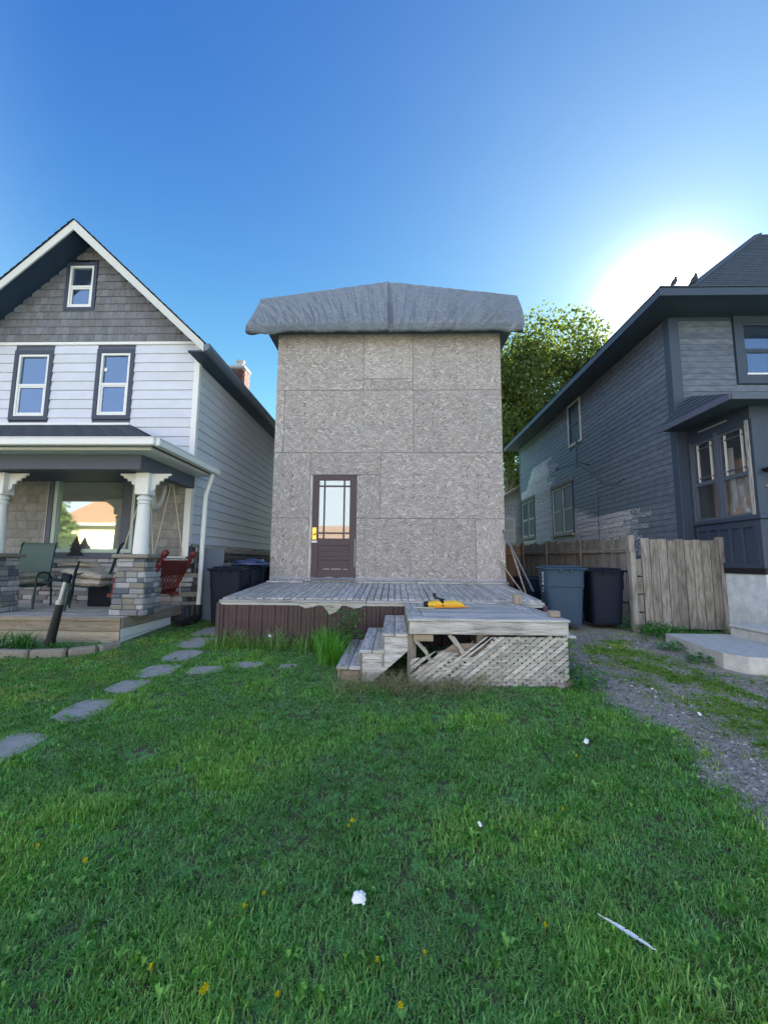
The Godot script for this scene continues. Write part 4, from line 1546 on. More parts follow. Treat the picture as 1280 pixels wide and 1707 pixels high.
func enclosed_porch(h: Node3D) -> void:
	var X := 5.47
	var f := 6.42
	var D := 7.8
	var s := mb()
	slab(s, X + 0.06, 12.0, 0.2, 1.27, f + 0.02, D)
	slab(s, X + 0.02, 12.02, 0.2, 1.27, f, D - 0.002)
	part("porch_foundation", s, M.whitewash, h)
	s = mb()
	slab(s, X - 0.005, 12.0, 1.27, 1.36, f - 0.02, D)
	part("sill_beam", s, M.black, h)
	# panelled dado on the side and the front
	s = mb()
	slab(s, X + 0.03, X + 0.08, 1.36, 2.10, f + 0.04, D)
	slab(s, X + 0.03, 12.0, 1.36, 2.10, f + 0.03, f + 0.08)
	part("dado", s, M.navy, h)
	var xf := facing_left(X, 0, D)    # local x = D - d, from 0 to 1.38
	for k in 6:
		var lx := 0.03 + k * 0.24
		s = mb()
		lbox(s, xf, lx, lx + 0.065, 1.36, 2.0, -0.035, 0.005, 0.004)
		part("dado_stile", s, M.navy, h)
	s = mb()
	lbox(s, xf, 0.0, 1.38, 1.99, 2.10, -0.035, 0.008, 0.004)
	lbox(s, xf, 0.0, 1.38, 1.36, 1.44, -0.035, 0.008, 0.004)
	part("dado_rail", s, M.navy, h)
	s = mb()
	lbox(s, xf, -0.0, 1.46, 2.10, 2.17, -0.08, 0.05, 0.008)
	slab(s, X + 0.09, 12.0, 2.10, 2.17, f - 0.05, f + 0.06, 0.008)
	part("sill", s, M.darkslate, h)
	# posts
	s = mb()
	slab(s, X - 0.015, X + 0.12, 2.17, 3.66, f - 0.03, f + 0.03, 0.006)
	slab(s, X - 0.015, X + 0.12, 1.36, 2.10, f - 0.03, f + 0.03, 0.006)
	part("corner_post", s, M.navy, h)
	s = mb()
	slab(s, X - 0.025, X + 0.10, 2.172, 3.655, f + 0.032, f + 0.10, 0.004)
	part("weathered_board", s, M.lattice2, h)
	s = mb()
	slab(s, X - 0.015, X + 0.10, 1.36, 2.10, f + 0.032, f + 0.10, 0.004)
	part("post_foot", s, M.navy, h)
	s = mb()
	lbox(s, xf, 0.0, 0.07, 2.17, 3.66, -0.08, 0.012, 0.004)
	lbox(s, xf, 0.62, 0.70, 2.17, 3.66, -0.08, 0.012, 0.004)
	part("mullion", s, M.slate, h)
	# two side windows, each with a many paned upper sash over one large pane
	for q in [[0.07, 0.62], [0.70, 1.28]]:
		var x0: float = q[0]
		var x1: float = q[1]
		s = mb()
		ring(s, xf, x0, x1, 2.17, 3.60, 0.045, -0.05, -0.005)
		var w := part("porch_window", s, M.slate, h)
		s = mb()
		lbox(s, xf, x0 + 0.045, x1 - 0.045, 2.80, 2.87, -0.045, -0.008, 0.004)
		part("meeting_rail", s, M.slate, w)
		for m in [[x0 + 0.12, true], [x1 - 0.12, true], [2.94, false], [3.47, false]]:
			s = mb()
			if m[1]:
				lbox(s, xf, m[0] - 0.012, m[0] + 0.012, 2.87, 3.555, -0.045, -0.012, 0.003)
			else:
				lbox(s, xf, x0 + 0.045, x1 - 0.045, m[0] - 0.011, m[0] + 0.011, -0.0445, -0.0125, 0.003)
			part("muntin", s, M.offwhite if m[1] else M.slate, w)
		s = mb()
		lbox(s, xf, x0 + 0.045, x1 - 0.045, 2.215, 3.555, -0.034, -0.030)
		part("pane", s, M.clearpane, w)
	# inside: a standing strand board, a white strip, and plastic sheeting with a rolled bundle
	s = mb()
	slab(s, X + 0.35, X + 0.37, 1.3, 3.2, 6.9, 7.75, 0.003, Vector2(0.3, 0.1))
	part("inner_board", s, M.cedar1, h)
	s = mb()
	slab(s, X + 0.25, X + 0.30, 1.6, 3.4, 7.16, 7.22, 0.004)
	part("white_strip", s, M.white, h)
	s = mb()
	slab(s, 8.4, 8.45, 1.3, 3.65, 6.5, 7.75)
	slab(s, X + 0.1, 8.4, 1.3, 1.33, 6.5, 7.75)
	part("inner_wall", s, M.interior, h)
	var nz := noise(5, 1.0, 3)
	var g := []
	for r in 22:
		var row := []
		for c in 26:
			var d := lerpf(6.50, 7.10, c / 25.0)
			var yy := lerpf(2.80, 2.16, r / 21.0)
			row.append(V(X + 0.12 + 0.05 * nz.get_noise_2d(d * 9.0, yy * 2.5) + 0.02 * nz.get_noise_2d(d * 22.0, yy * 9.0), yy, d))
		g.append(row)
	s = mb()
	sheet(s, g)
	part("plastic_sheet", s, M.plastic, h)
	s = mb()
	tube(s, [V(X + 0.24, 2.1, 7.1), V(X + 0.24, 2.34, 6.85), V(X + 0.24, 2.66, 6.45)], [0.13, 0.14, 0.13], 12)
	part("rolled_bundle", s, mat("card", Vector3(0.33, 0.22, 0.16), 0.8), h)
	# head boards above the windows, then the roof
	s = mb()
	slab(s, X - 0.01, X + 0.09, 3.60, 3.92, f, D)
	slab(s, X + 0.09, 12.0, 3.60, 3.92, f + 0.005, f + 0.1)
	part("head_board", s, M.navy, h)
	s = mb()
	lbox(s, xf, 0.30, 0.95, 3.765, 3.785, 0.011, 0.022, 0.002)
	part("loose_strip", s, M.dirtywhite, h)
	# front window, mostly outside the picture
	s = mb()
	slab(s, X + 0.13, X + 0.28, 1.36, 3.6, f + 0.0, f + 0.1, 0.004)
	slab(s, 7.2, 12.0, 1.36, 3.6, f + 0.0, f + 0.1, 0.004)
	part("front_panel", s, M.navy, h)
	s = mb()
	ring(s, front(0, 0, f), X + 0.29, 7.19, 2.18, 3.60, 0.06, -0.06, 0.0)
	var fw := part("front_window", s, M.offwhite, h)
	s = mb()
	slab(s, X + 0.35, 7.13, 2.24, 3.54, f + 0.03, f + 0.035)
	part("pane", s, M.pane, fw)
	s = mb()
	slab(s, X + 0.35, 7.13, 3.28, 3.31, f + 0.005, f + 0.04, 0.003)
	slab(s, X + 0.56, X + 0.59, 2.25, 3.53, f + 0.0055, f + 0.0405, 0.003)
	part("muntin", s, M.offwhite, fw)
	var e0 := V(4.92, 3.90, 6.08)
	var e1 := V(12.4, 3.90, 6.08)
	var e2 := V(4.92, 3.90, 7.80)
	var w0 := V(5.55, 4.55, 7.79)
	var w1 := V(12.4, 4.55, 7.79)
	s = mb()
	fquad(s, e0, e1, w1, w0, Vector3.UP)
	tri(s, e0, e2, w0, Vector3(-0.6, 0.8, 0))
	slab(s, 4.94, 12.4, 3.87, 3.89, 6.10, 7.78)
	var roof := part("porch_roof", s, M.darkroof, h)
	s = mb()
	roof_courses(s, e0, e1, w1, w0, 0.14, Vector3.UP, 6.0)
	roof_courses(s, e2, e0, w0, w0, 0.14, Vector3.UP, 7.0)
	part("shingles", s, M.darkroof, roof).set_meta("kind", "stuff")
	s = mb()
	slab(s, 4.90, 4.93, 3.83, 3.915, 6.07, 7.79, 0.004)
	slab(s, 4.93, 12.4, 3.83, 3.914, 6.05, 6.08, 0.004)
	part("fascia", s, M.slate, h)
	# lamp on the corner post
	s = mb()
	box(s, Transform3D(Basis(Vector3(0, 0, 1), 0.3), V(X + 0.12, 2.86, f - 0.10)), Vector3(0.11, 0.035, 0.14), 0.008)
	tube(s, [V(X + 0.12, 2.84, f - 0.02), V(X + 0.12, 2.80, f - 0.10), V(X + 0.14, 2.78, f - 0.16)], [0.02, 0.025, 0.03], 8)
	part("porch_lamp", s, M.black, h)


# ------------------------------------------------------------------ trees
func leaf_mesh(w: float, l: float) -> ArrayMesh:
	var s := mb()
	s.set_color(Color.WHITE)
	var up := Vector3.UP
	tri(s, Vector3(0, 0, 0), Vector3(w * 0.5, 0.012, l * 0.45), Vector3(0, -0.006, l), up)
	tri(s, Vector3(0, 0, 0), Vector3(-w * 0.5, 0.012, l * 0.45), Vector3(0, -0.006, l), up)
	return s.commit()


func many(called: String, mesh: Mesh, mat_: Material, xfs: Array, cols: Array) -> MultiMeshInstance3D:
	var mm := MultiMesh.new()
	mm.transform_format = MultiMesh.TRANSFORM_3D
	mm.use_colors = true
	mm.mesh = mesh
	mm.instance_count = xfs.size()
	for i in xfs.size():
		mm.set_instance_transform(i, xfs[i])
		mm.set_instance_color(i, cols[i])
	var o := MultiMeshInstance3D.new()
	o.name = called
	o.multimesh = mm
	o.material_override = mat_
	return o


func tree(label: String, where: Vector3, height: float, cr: Vector3, centre: Vector3, leaves: int, size: float, lo: Color, hi: Color, sd: int, lean := Vector3.ZERO, group := "") -> Node3D:
	var t := thing("leafy_tree", label, "tree", where, 0.0, group)
	var r := RandomNumberGenerator.new()
	r.seed = sd
	var s := mb()
	var fork := Vector3(lean.x, height * 0.36, lean.z)
	tube(s, [Vector3.ZERO, fork * 0.5 + Vector3(0.05, 0, 0), fork], [height * 0.035, height * 0.026, height * 0.022], 10)
	part("trunk", s, M.bark, t)
	var tips := []
	s = mb()
	for k in 9:
		var f := TAU * k / 9.0 + r.randf() * 0.5
		var e := centre + Vector3(cos(f) * cr.x * 0.6, r.randf_range(-0.3, 0.65) * cr.y, sin(f) * cr.z * 0.6)
		var m := fork.lerp(e, 0.5) + Vector3(r.randf_range(-0.4, 0.4), 0.4, r.randf_range(-0.4, 0.4))
		tube(s, [fork, m, e], [height * 0.014, height * 0.009, height * 0.003], 6)
		for q in 5:
			var b := m.lerp(e, r.randf_range(0.1, 1.0))
			var c := b + Vector3(r.randfn(0, 1), r.randfn(0.35, 0.7), r.randfn(0, 1)).normalized() * r.randf_range(0.25, 0.5) * cr.x
			tube(s, [b, b.lerp(c, 0.5) + Vector3(0, 0.1, 0), c], [height * 0.004, height * 0.0025, height * 0.001], 5, false)
			tips.append(c)
			tips.append(b.lerp(c, 0.5))
	part("limb", s, M.bark, t)
	# leaf clumps through the crown, uneven and with gaps
	var clumps := []
	for c in tips:
		clumps.append([c, r.randf_range(0.10, 0.2) * cr.x])
	for k in 210:
		var v := Vector3(r.randfn(0, 1), r.randfn(0, 1), r.randfn(0, 1)).normalized() * pow(r.randf(), 0.3)
		v.y = maxf(v.y, -0.75)
		var rad := 1.0 + 0.18 * sin(v.x * 5.0 + sd) + 0.15 * sin(v.y * 6.0 + v.z * 4.0)
		clumps.append([centre + v * cr * rad * 0.92, r.randf_range(0.08, 0.2) * cr.x])
	var xs := []
	var cs := []
	for i in leaves:
		var q: Array = clumps[r.randi() % clumps.size()]
		var p: Vector3 = q[0] + Vector3(r.randfn(0, 0.62), r.randfn(0, 0.5), r.randfn(0, 0.62)).limit_length(1.15) * q[1]
		var b := Basis(Vector3.UP, r.randf() * TAU) * Basis(Vector3.RIGHT, r.randf_range(-0.2, 1.5)) * Basis(Vector3(0, 0, 1), r.randf_range(-0.8, 0.8))
		xs.append(Transform3D(b.scaled(Vector3.ONE * r.randf_range(0.7, 1.3)), p))
		cs.append(lo.lerp(hi, r.randf()))
	var crown := many("crown", leaf_mesh(size * 0.7, size), M.tree_leaf, xs, cs)
	crown.set_meta("kind", "stuff")
	t.add_child(crown, true)
	return t


func make_back_tree() -> void:
	tree("tall leafy tree rising between the boarded house and the dark house", V(6.9, 0.3, 23.5), 13.0, Vector3(6.6, 5.6, 4.5), Vector3(3.4, 9.2, 0), 100000, 0.19, Color(0.06, 0.095, 0.035), Color(0.16, 0.19, 0.07), 4, Vector3(-0.6, 0, 0), "")
	# gabled shed of the next yard behind
	var sh := thing("back_shed", "small gabled pale sided annex seen between the two houses at the back", "shed")
	var s := mb()
	prism(s, PackedVector2Array([Vector2(4.2, 0.2), Vector2(8.0, 0.2), Vector2(8.0, 4.0), Vector2(6.6, 5.5), Vector2(4.2, 3.95)]), -24.0, -19.0)
	part("wall", s, M.offwhite, sh)
	laps(sh, front(0, 0, 19.0), 4.2, 6.6, 0.4, 4.0, 0.2, 0.02, "chipped", 5, [[4.75, 5.4, 2.3, 3.4]], "clapboard")
	s = mb()
	bar(s, V(3.9, 3.65, 19.0), V(6.7, 5.55, 19.0), 0.8, 0.12, Vector3.UP)
	part("roof", s, M.tan0, sh)
	window(sh, front(4.85, 2.35, 19.0), 0.5, 1.0, 0.06, M.white, M.white, 2, M.pane)


# the sunlit other side of the street, behind the camera and mirrored in the panes
func make_far_side() -> void:
	var h := thing("cream_house", "cream sided house with brown gable roof across the street", "house")
	var s := mb()
	prism(s, PackedVector2Array([Vector2(-30, -0.3), Vector2(-20.5, -0.3), Vector2(-20.5, 4.6), Vector2(-30, 4.6)]), 21.0, 30.0)
	part("wall", s, M.cream, h)
	for k in 22:
		s = mb()
		slab(s, -30.0, -20.5, k * 0.2, k * 0.2 + 0.19, -21.0, -20.975, 0.006)
		part("siding_plank", s, M.cream, h)
	s = mb()
	for q in [[V(-30.6, 4.5, -20.4), V(-20.0, 4.5, -20.4), V(-23, 8.2, -25), V(-27.5, 8.2, -25)], [V(-30.6, 4.5, -30.4), V(-20.0, 4.5, -30.4), V(-23, 8.2, -25), V(-27.5, 8.2, -25)]]:
		fquad(s, q[0], q[1], q[2], q[3], Vector3.UP)
	tri(s, V(-20.0, 4.5, -20.4), V(-20.0, 4.5, -30.4), V(-23, 8.2, -25), Vector3(0.7, 0.7, 0))
	tri(s, V(-30.6, 4.5, -20.4), V(-30.6, 4.5, -30.4), V(-27.5, 8.2, -25), Vector3(-0.7, 0.7, 0))
	part("roof", s, M.tanroof, h)
	s = mb()
	slab(s, -30.6, -20.0, 4.35, 4.5, -20.6, -20.35)
	part("gutter", s, M.white, h)
	window(h, Transform3D(Basis(), V(-25.5, 2.2, -20.97)) * Transform3D(Basis(Vector3.UP, PI), Vector3.ZERO), 0.7, 1.2, 0.1, M.white, M.white, 2, M.pane)
	var h2 := thing("low_house", "low cream bungalow with tan roof across the street", "house")
	s = mb()
	slab(s, -11.0, -1.5, -0.3, 3.1, -30.0, -21.5)
	part("wall", s, M.cream, h2)
	s = mb()
	for q in [[V(-11.6, 3.0, -21.0), V(-0.9, 3.0, -21.0), V(-3.5, 4.9, -25.7), V(-9, 4.9, -25.7)], [V(-11.6, 3.0, -30.5), V(-0.9, 3.0, -30.5), V(-3.5, 4.9, -25.7), V(-9, 4.9, -25.7)]]:
		fquad(s, q[0], q[1], q[2], q[3], Vector3.UP)
	tri(s, V(-0.9, 3.0, -21.0), V(-0.9, 3.0, -30.5), V(-3.5, 4.9, -25.7), Vector3(0.7, 0.7, 0))
	tri(s, V(-11.6, 3.0, -21.0), V(-11.6, 3.0, -30.5), V(-9, 4.9, -25.7), Vector3(-0.7, 0.7, 0))
	part("roof", s, M.tanroof, h2)
	s = mb()
	slab(s, -6.5, -4.5, 1.2, 2.3, -21.5, -21.44)
	part("window", s, M.interior, h2)
	var h3 := thing("red_house", "red and white two storey house across the street", "house")
	s = mb()
	slab(s, -18.5, -12.5, -0.3, 5.6, -32.0, -23.5)
	part("wall", s, M.redpaint, h3)
	s = mb()
	prism(s, PackedVector2Array([Vector2(-19.2, 5.5), Vector2(-11.8, 5.5), Vector2(-15.5, 8.6)]), 23.0, 32.5)
	part("roof", s, M.tanroof, h3)
	s = mb()
	slab(s, -17.5, -16.0, 2.8, 4.2, -23.5, -23.44)
	part("window", s, M.white, h3)
	var h4 := thing("pale_house", "pale two storey house across the street, farthest to the right", "house")
	s = mb()
	slab(s, 4.0, 13.0, -0.3, 5.4, -32.0, -22.0)
	part("wall", s, M.white, h4)
	s = mb()
	prism(s, PackedVector2Array([Vector2(3.4, 5.3), Vector2(13.6, 5.3), Vector2(8.5, 8.8)]), 21.5, 32.5)
	part("roof", s, M.tanroof, h4)
	s = mb()
	slab(s, 6.0, 7.5, 2.8, 4.2, -22.0, -21.94)
	part("window", s, M.interior, h4)
	tree("round green tree on the far kerb in front of the cream house", V(-29.0, -0.17, -17.5), 7.0, Vector3(2.6, 2.6, 2.6), Vector3(0, 4.4, 0), 5000, 0.35, Color(0.06, 0.12, 0.02), Color(0.14, 0.22, 0.05), 12)
	# a parked car
	var car := thing("parked_car", "dark blue car parked on the far side of the street", "car", V(-25.5, -0.15, -12.6))
	s = mb()
	prism(s, PackedVector2Array([Vector2(-2.2, 0.3), Vector2(-2.25, 0.75), Vector2(-1.5, 0.92), Vector2(-0.8, 1.42), Vector2(0.7, 1.45), Vector2(1.5, 0.98), Vector2(2.1, 0.9), Vector2(2.2, 0.35)]), -0.85, 0.85)
	part("body", s, M.carpaint, car)
	for sd in [-1.0, 1.0]:
		s = mb()
		prism(s, PackedVector2Array([Vector2(-1.35, 0.95), Vector2(-0.75, 1.36), Vector2(0.65, 1.38), Vector2(1.3, 0.98)]), -0.01, 0.01, Transform3D(Basis(), Vector3(0, 0, sd * 0.86)))
		part("window", s, M.pane, car)
		for x in [-1.35, 1.35]:
			s = mb()
			lathe(s, Transform3D(Basis(Vector3.RIGHT, PI / 2), Vector3(x, 0.32, sd * 0.78 - 0.1)), [Vector2(0, 0), Vector2(0.3, 0), Vector2(0.32, 0.1), Vector2(0.3, 0.2), Vector2(0, 0.2)], 16)
			part("wheel", s, M.pvc, car)


# ------------------------------------------------------------------ the low front deck of the boarded house
func make_deck() -> void:
	var h := thing("front_deck", "low grey weathered board deck with brown metal skirting under the boarded house", "deck")
	var f := 6.05
	var y0 := 0.865
	var y1 := 1.0
	var x0 := -2.50
	var x1 := 2.10
	var n := 46
	var w := (x1 - x0) / n
	var s := mb()
	for i in n:
		s = mb()
		var a := x0 + i * w
		var drop := rf(-0.003, 0.003)
		var fl := f + rf(-0.015, 0.02) + 0.10
		bar(s, V(a + w * 0.5, y0 + 0.006 + drop, fl), V(a + w * 0.5, y1 + drop, 8.24), w - rf(0.006, 0.014), 0.026, Vector3.UP, 0.003, Vector2(rf(0, 2), rf(0, 1)))
		part("deck_board", s, tone("grey", 6), h)
	# cross board near the front edge, then a dirty white nosing
	for q in [[x0, -0.4, 0], [-0.395, 0.62, 3], [0.625, x1, 1]]:
		s = mb()
		slab(s, q[0], q[1] - 0.004, y0 - 0.034, y0 - 0.002, f - 0.02, f + 0.095, 0.006, Vector2(rf(0, 2), rf(0, 1)))
		part("edge_board", s, M["grey%d" % q[2]], h)
	s = mb()
	slab(s, x0 - 0.01, x1 + 0.01, y0 - 0.075, y0 - 0.036, f - 0.012, f + 0.02, 0.006)
	part("nosing", s, M.dirtywhite, h)
	# boards laid along the wall
	for q in [[-2.45, -1.75, 4], [-0.7, 0.4, 1], [0.42, 2.15, 2]]:
		s = mb()
		slab(s, q[0], q[1], 1.004, 1.034, 8.06, 8.235, 0.005, Vector2(rf(0, 2), rf(0, 1)))
		part("wall_board", s, M["grey%d" % q[2]], h)
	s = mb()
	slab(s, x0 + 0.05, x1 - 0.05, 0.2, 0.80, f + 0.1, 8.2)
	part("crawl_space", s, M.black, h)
	# folded metal skirting, one sheet after another
	var pw := 0.185
	for i in 25:
		var x := x0 + 0.02 + i * pw
		if x + pw > x1 + 0.03:
			break
		var prof := [Vector2(0, 0), Vector2(0.008, 0.018), Vector2(0.045, 0.018), Vector2(0.053, 0.0), Vector2(0.118, 0.0), Vector2(0.122, 0.006), Vector2(0.126, 0.0), Vector2(pw - 0.003, 0.0)]
		s = mb()
		var tilt := rf(-0.006, 0.006)
		for k in prof.size() - 1:
			var p: Vector2 = prof[k]
			var q: Vector2 = prof[k + 1]
			fquad(s, V(x + p.x, 0.12, f - p.y + tilt), V(x + q.x, 0.12, f - q.y + tilt), V(x + q.x, 0.795, f - q.y), V(x + p.x, 0.795, f - p.y), Vector3(0, 0, 1))
		slab(s, x, x + pw - 0.003, 0.12, 0.795, f + 0.012, f + 0.02)
		part("skirting_sheet", s, tone("brown", 3), h)
	for q in [[x0 - 0.03, x0 + 0.025], [x1 - 0.03, x1 + 0.03]]:
		s = mb()
		slab(s, q[0], q[1], 0.1, 0.82, f - 0.03, f + 0.04, 0.005)
		part("corner_trim", s, M.brown1, h)
	for q in [x0, x1]:
		s = mb()
		slab(s, q - 0.012, q + 0.012, 0.15, 0.80, f + 0.04, 8.22)
		part("side_skirting", s, M.brown0, h)
	# peeling grey underlay hanging over the skirting
	for q in [[-1.02, 0.13], [-1.36, 0.05], [-0.70, 0.04]]:
		s = mb()
		var poly := PackedVector2Array()
		for k in 9:
			poly.append(Vector2(q[0] + k * 0.035, -q[1] * sin(PI * k / 8.0) * rf(0.7, 1.1)))
		poly.append(Vector2(q[0] + 0.28, 0.03))
		poly.append(Vector2(q[0], 0.03))
		prism(s, poly, 0.026, 0.03, Transform3D(Basis(), V(0, 0.80, f)))
		part("peeling_flap", s, M.lattice3, h)


# ------------------------------------------------------------------ side platform with lattice and steps
func make_landing() -> void:
	var h := thing("wooden_platform", "weathered grey wooden platform with broken lattice in front of the deck", "platform")
	var f := 4.42
	var b := 6.0
	var x0 := 0.15
	var x1 := 1.74
	var y := 0.845
	var s := mb()
	slab(s, x0, x1 + 0.02, y - 0.155, y - 0.028, f - 0.02, f + 0.02, 0.006, Vector2(0.35, 0.12))
	part("front_board", s, M.lattice4, h)
	s = mb()
	slab(s, x1 - 0.01, x1 + 0.03, y - 0.155, y - 0.030, f + 0.02, b, 0.006)
	part("side_board", s, M.grey2, h)
	s = mb()
	slab(s, x0 - 0.012, x0 + 0.028, y - 0.155, y - 0.030, f + 0.022, b, 0.006)
	part("side_board", s, M.fence2, h)
	var n := 11
	var w := (b - f - 0.13) / n
	for i in n:
		s = mb()
		var d := f + 0.12 + i * w
		slab(s, x0 + 0.155, x1 - 0.20 + 0.0, y - 0.026 + rf(-0.003, 0.003), y, d, d + w - 0.008, 0.004, Vector2(rf(0, 2), rf(0, 1)))
		part("deck_board", s, tone("grey", 6), h)
	s = mb()
	slab(s, x0 - 0.015, x1 + 0.035, y - 0.026, y + 0.002, f - 0.025, f + 0.115, 0.004, Vector2(0.9, 0.3))
	part("deck_board", s, M.grey4, h)
	for q in [[x0 - 0.01, x0 + 0.145, 2], [x1 - 0.19, x1 - 0.06, 5], [x1 - 0.05, x1 + 0.03, 0]]:
		s = mb()
		slab(s, q[0], q[1], y - 0.024, y + 0.003, f + 0.122, b, 0.004, Vector2(rf(0, 2), rf(0, 1)))
		part("border_board", s, M["grey%d" % q[2]], h)
	for q in [[x1 - 0.055, 5.92, 0.99], [x1 - 0.045, 4.62, 0.915]]:
		s = mb()
		slab(s, q[0] - 0.055, q[0] + 0.055, y + 0.004, q[2], q[1] - 0.05, q[1] + 0.05, 0.01, Vector2(rf(0, 1), 0))
		part("post_stub", s, M.tan1, h)
	# frame posts and beams seen through the broken lattice
	for q in [[x0 + 0.03, f + 0.12], [0.9, f + 0.12], [x1 - 0.06, f + 0.08], [x0 + 0.06, b - 0.1], [x1 - 0.06, b - 0.1]]:
		s = mb()
		slab(s, q[0] - 0.045, q[0] + 0.045, 0.1, y - 0.03, q[1] - 0.045, q[1] + 0.045, 0.005)
		part("post", s, M.fence2, h)
	s = mb()
	bar(s, V(x0 + 0.05, 0.645, f + 0.05), V(0.40, 0.645, f + 0.05), 0.035, 0.07, Vector3.UP, 0.005)
	part("short_beam", s, M.tan4, h)
	s = mb()
	prism(s, PackedVector2Array([Vector2(0.45, 0.40), Vector2(1.25, 0.42), Vector2(1.2, 0.60), Vector2(0.62, 0.585), Vector2(0.52, 0.52), Vector2(0.44, 0.50)]), -(f + 0.09), -(f + 0.06))
	part("inner_plank", s, M.tan0, h)
	s = mb()
	slab(s, x0 + 0.02, x1, 0.2, 0.36, f + 0.14, f + 0.17, 0.005)
	part("inner_plank", s, M.tan3, h)
	# lattice: one layer of slats leaning right, one leaning left behind it
	var top := 0.672
	var bot := 0.17
	var sl := deg_to_rad(38.0)
	var frame := PackedVector2Array([Vector2(x0 + 0.01, bot), Vector2(x1 + 0.012, bot), Vector2(x1 + 0.012, top), Vector2(0.92, top - 0.004), Vector2(0.80, top - 0.05), Vector2(0.66, 0.50), Vector2(0.44, 0.53), Vector2(0.30, 0.46), Vector2(x0 + 0.01, 0.44)])
	var far_frame := PackedVector2Array([Vector2(0.20, bot), Vector2(x1 + 0.010, bot), Vector2(x1 + 0.010, top), Vector2(1.02, top - 0.006), Vector2(0.84, 0.46), Vector2(0.52, 0.47), Vector2(0.25, 0.36)])
	for layer in 2:
		for k in 46:
			var xb := -0.66 + k * 0.082 if layer == 0 else 0.12 + k * 0.082
			var dir := Vector2(cos(sl), sin(sl)) if layer == 0 else Vector2(-cos(sl), sin(sl))
			var nn := Vector2(-dir.y, dir.x) * 0.0175
			var p0 := Vector2(xb, bot - 0.03)
			var p1 := p0 + dir * 1.1
			if layer == 0 and xb < 0.42:
				p0 += Vector2(0, rf(-0.012, 0.012))
				p1 += Vector2(0, rf(-0.05, 0.02))
			var strip := PackedVector2Array([p0 - nn, p1 - nn, p1 + nn, p0 + nn])
			for poly in Geometry2D.intersect_polygons(strip, frame if layer == 0 else far_frame):
				s = mb()
				var z := -(f + 0.004) if layer == 0 else -(f + 0.0125)
				prism(s, poly, z - 0.0035, z + 0.0035, Transform3D(), Vector2(rf(0, 2), rf(0, 1)))
				inst("lattice_slat", s.commit(), tone("lattice", 6), h)
	for q in [[0.56, 0.68, 0.78, 0.42], [0.60, 0.66, 0.70, 0.5], [0.30, 0.55, 0.42, 0.33], [0.22, 0.62, 0.33, 0.5]]:
		s = mb()
		bar(s, V(q[0], q[1], f + 0.03), V(q[2], q[3], f + 0.0), 0.007, 0.036, Vector3.UP, 0.0, Vector2(rf(0, 2), rf(0, 1)))
		part("loose_slat", s, tone("lattice", 6), h)
	# three steps on the left side
	var st := thing("wooden_steps", "three weathered wooden steps on the left of the platform", "steps")
	var f2 := 4.50
	var b2 := 5.98
	for q in [[-0.60, -0.345, 0.343], [-0.362, -0.10, 0.508], [-0.128, 0.138, 0.68]]:
		var m: float = (q[0] + q[1]) * 0.5
		for e in [[q[0], m - 0.003], [m + 0.003, q[1]]]:
			s = mb()
			slab(s, e[0], e[1], q[2] - 0.034, q[2], f2 - 0.02, b2, 0.006, Vector2(rf(0, 2), rf(0, 1)))
			part("tread", s, tone("grey", 6), st)
	for d in [f2 + 0.0, 5.9]:
		s = mb()
		prism(s, PackedVector2Array([Vector2(0.135, 0.642), Vector2(-0.11, 0.642), Vector2(-0.11, 0.472), Vector2(-0.335, 0.472), Vector2(-0.335, 0.30), Vector2(-0.335, 0.16), Vector2(-0.28, 0.14), Vector2(0.135, 0.50)]), -(d + 0.035), -d)
		part("stringer", s, M.grey4, st)
	for q in [[-0.352, 0.17, 0.472, 3], [-0.118, 0.342, 0.642, 5]]:
		s = mb()
		slab(s, q[0] - 0.012, q[0] + 0.012, q[1], q[2], f2 - 0.008, b2 - 0.02, 0.003)
		part("riser", s, M["fence%d" % q[3]], st)
	s = mb()
	slab(s, -0.585, -0.56, 0.17, 0.306, f2 - 0.005, b2 - 0.02, 0.003)
	slab(s, -0.56, -0.37, 0.15, 0.300, f2 + 0.01, f2 + 0.045, 0.003)
	part("step_box", s, M.tan0, st)
	# yellow bundle lying on the platform
	var yb := thing("yellow_bundle", "yellow bundle tied with a black strap on the platform", "bundle", V(0.60, 0.848, 5.42), 0.12)
	s = mb()
	var flat := Transform3D(Basis().scaled(Vector3(1, 0.8, 1.25)), Vector3.ZERO)
	var roll := mb()
	tube(roll, [Vector3(-0.19, 0.055, 0.0), Vector3(-0.17, 0.055, 0.0), Vector3(-0.06, 0.060, 0.004), Vector3(0.03, 0.055, 0.0), Vector3(0.14, 0.060, -0.004), Vector3(0.22, 0.050, 0.0), Vector3(0.26, 0.035, 0.0), Vector3(0.28, 0.03, 0.0)], [0.030, 0.042, 0.052, 0.046, 0.054, 0.046, 0.028, 0.008], 14)
	s.append_from(roll.commit(), 0, flat)
	part("roll", s, M.yellow, yb)
	s = mb()
	fquad(s, Vector3(-0.12, 0.006, 0.075), Vector3(0.06, 0.010, 0.085), Vector3(0.06, 0.03, 0.05), Vector3(-0.12, 0.028, 0.05), Vector3.UP)
	fquad(s, Vector3(0.06, 0.006, 0.08), Vector3(0.34, 0.012, 0.05), Vector3(0.28, 0.03, 0.03), Vector3(0.06, 0.03, 0.05), Vector3.UP)
	part("loose_fold", s, mat("orange", Vector3(0.75, 0.30, 0.03), 0.5), yb)
	s = mb()
	tube(s, [Vector3(-0.235, 0.045, 0), Vector3(-0.20, 0.045, 0), Vector3(-0.18, 0.045, 0)], [0.030, 0.036, 0.036], 10)
	part("end_cap", s, M.black, yb)
	s = mb()
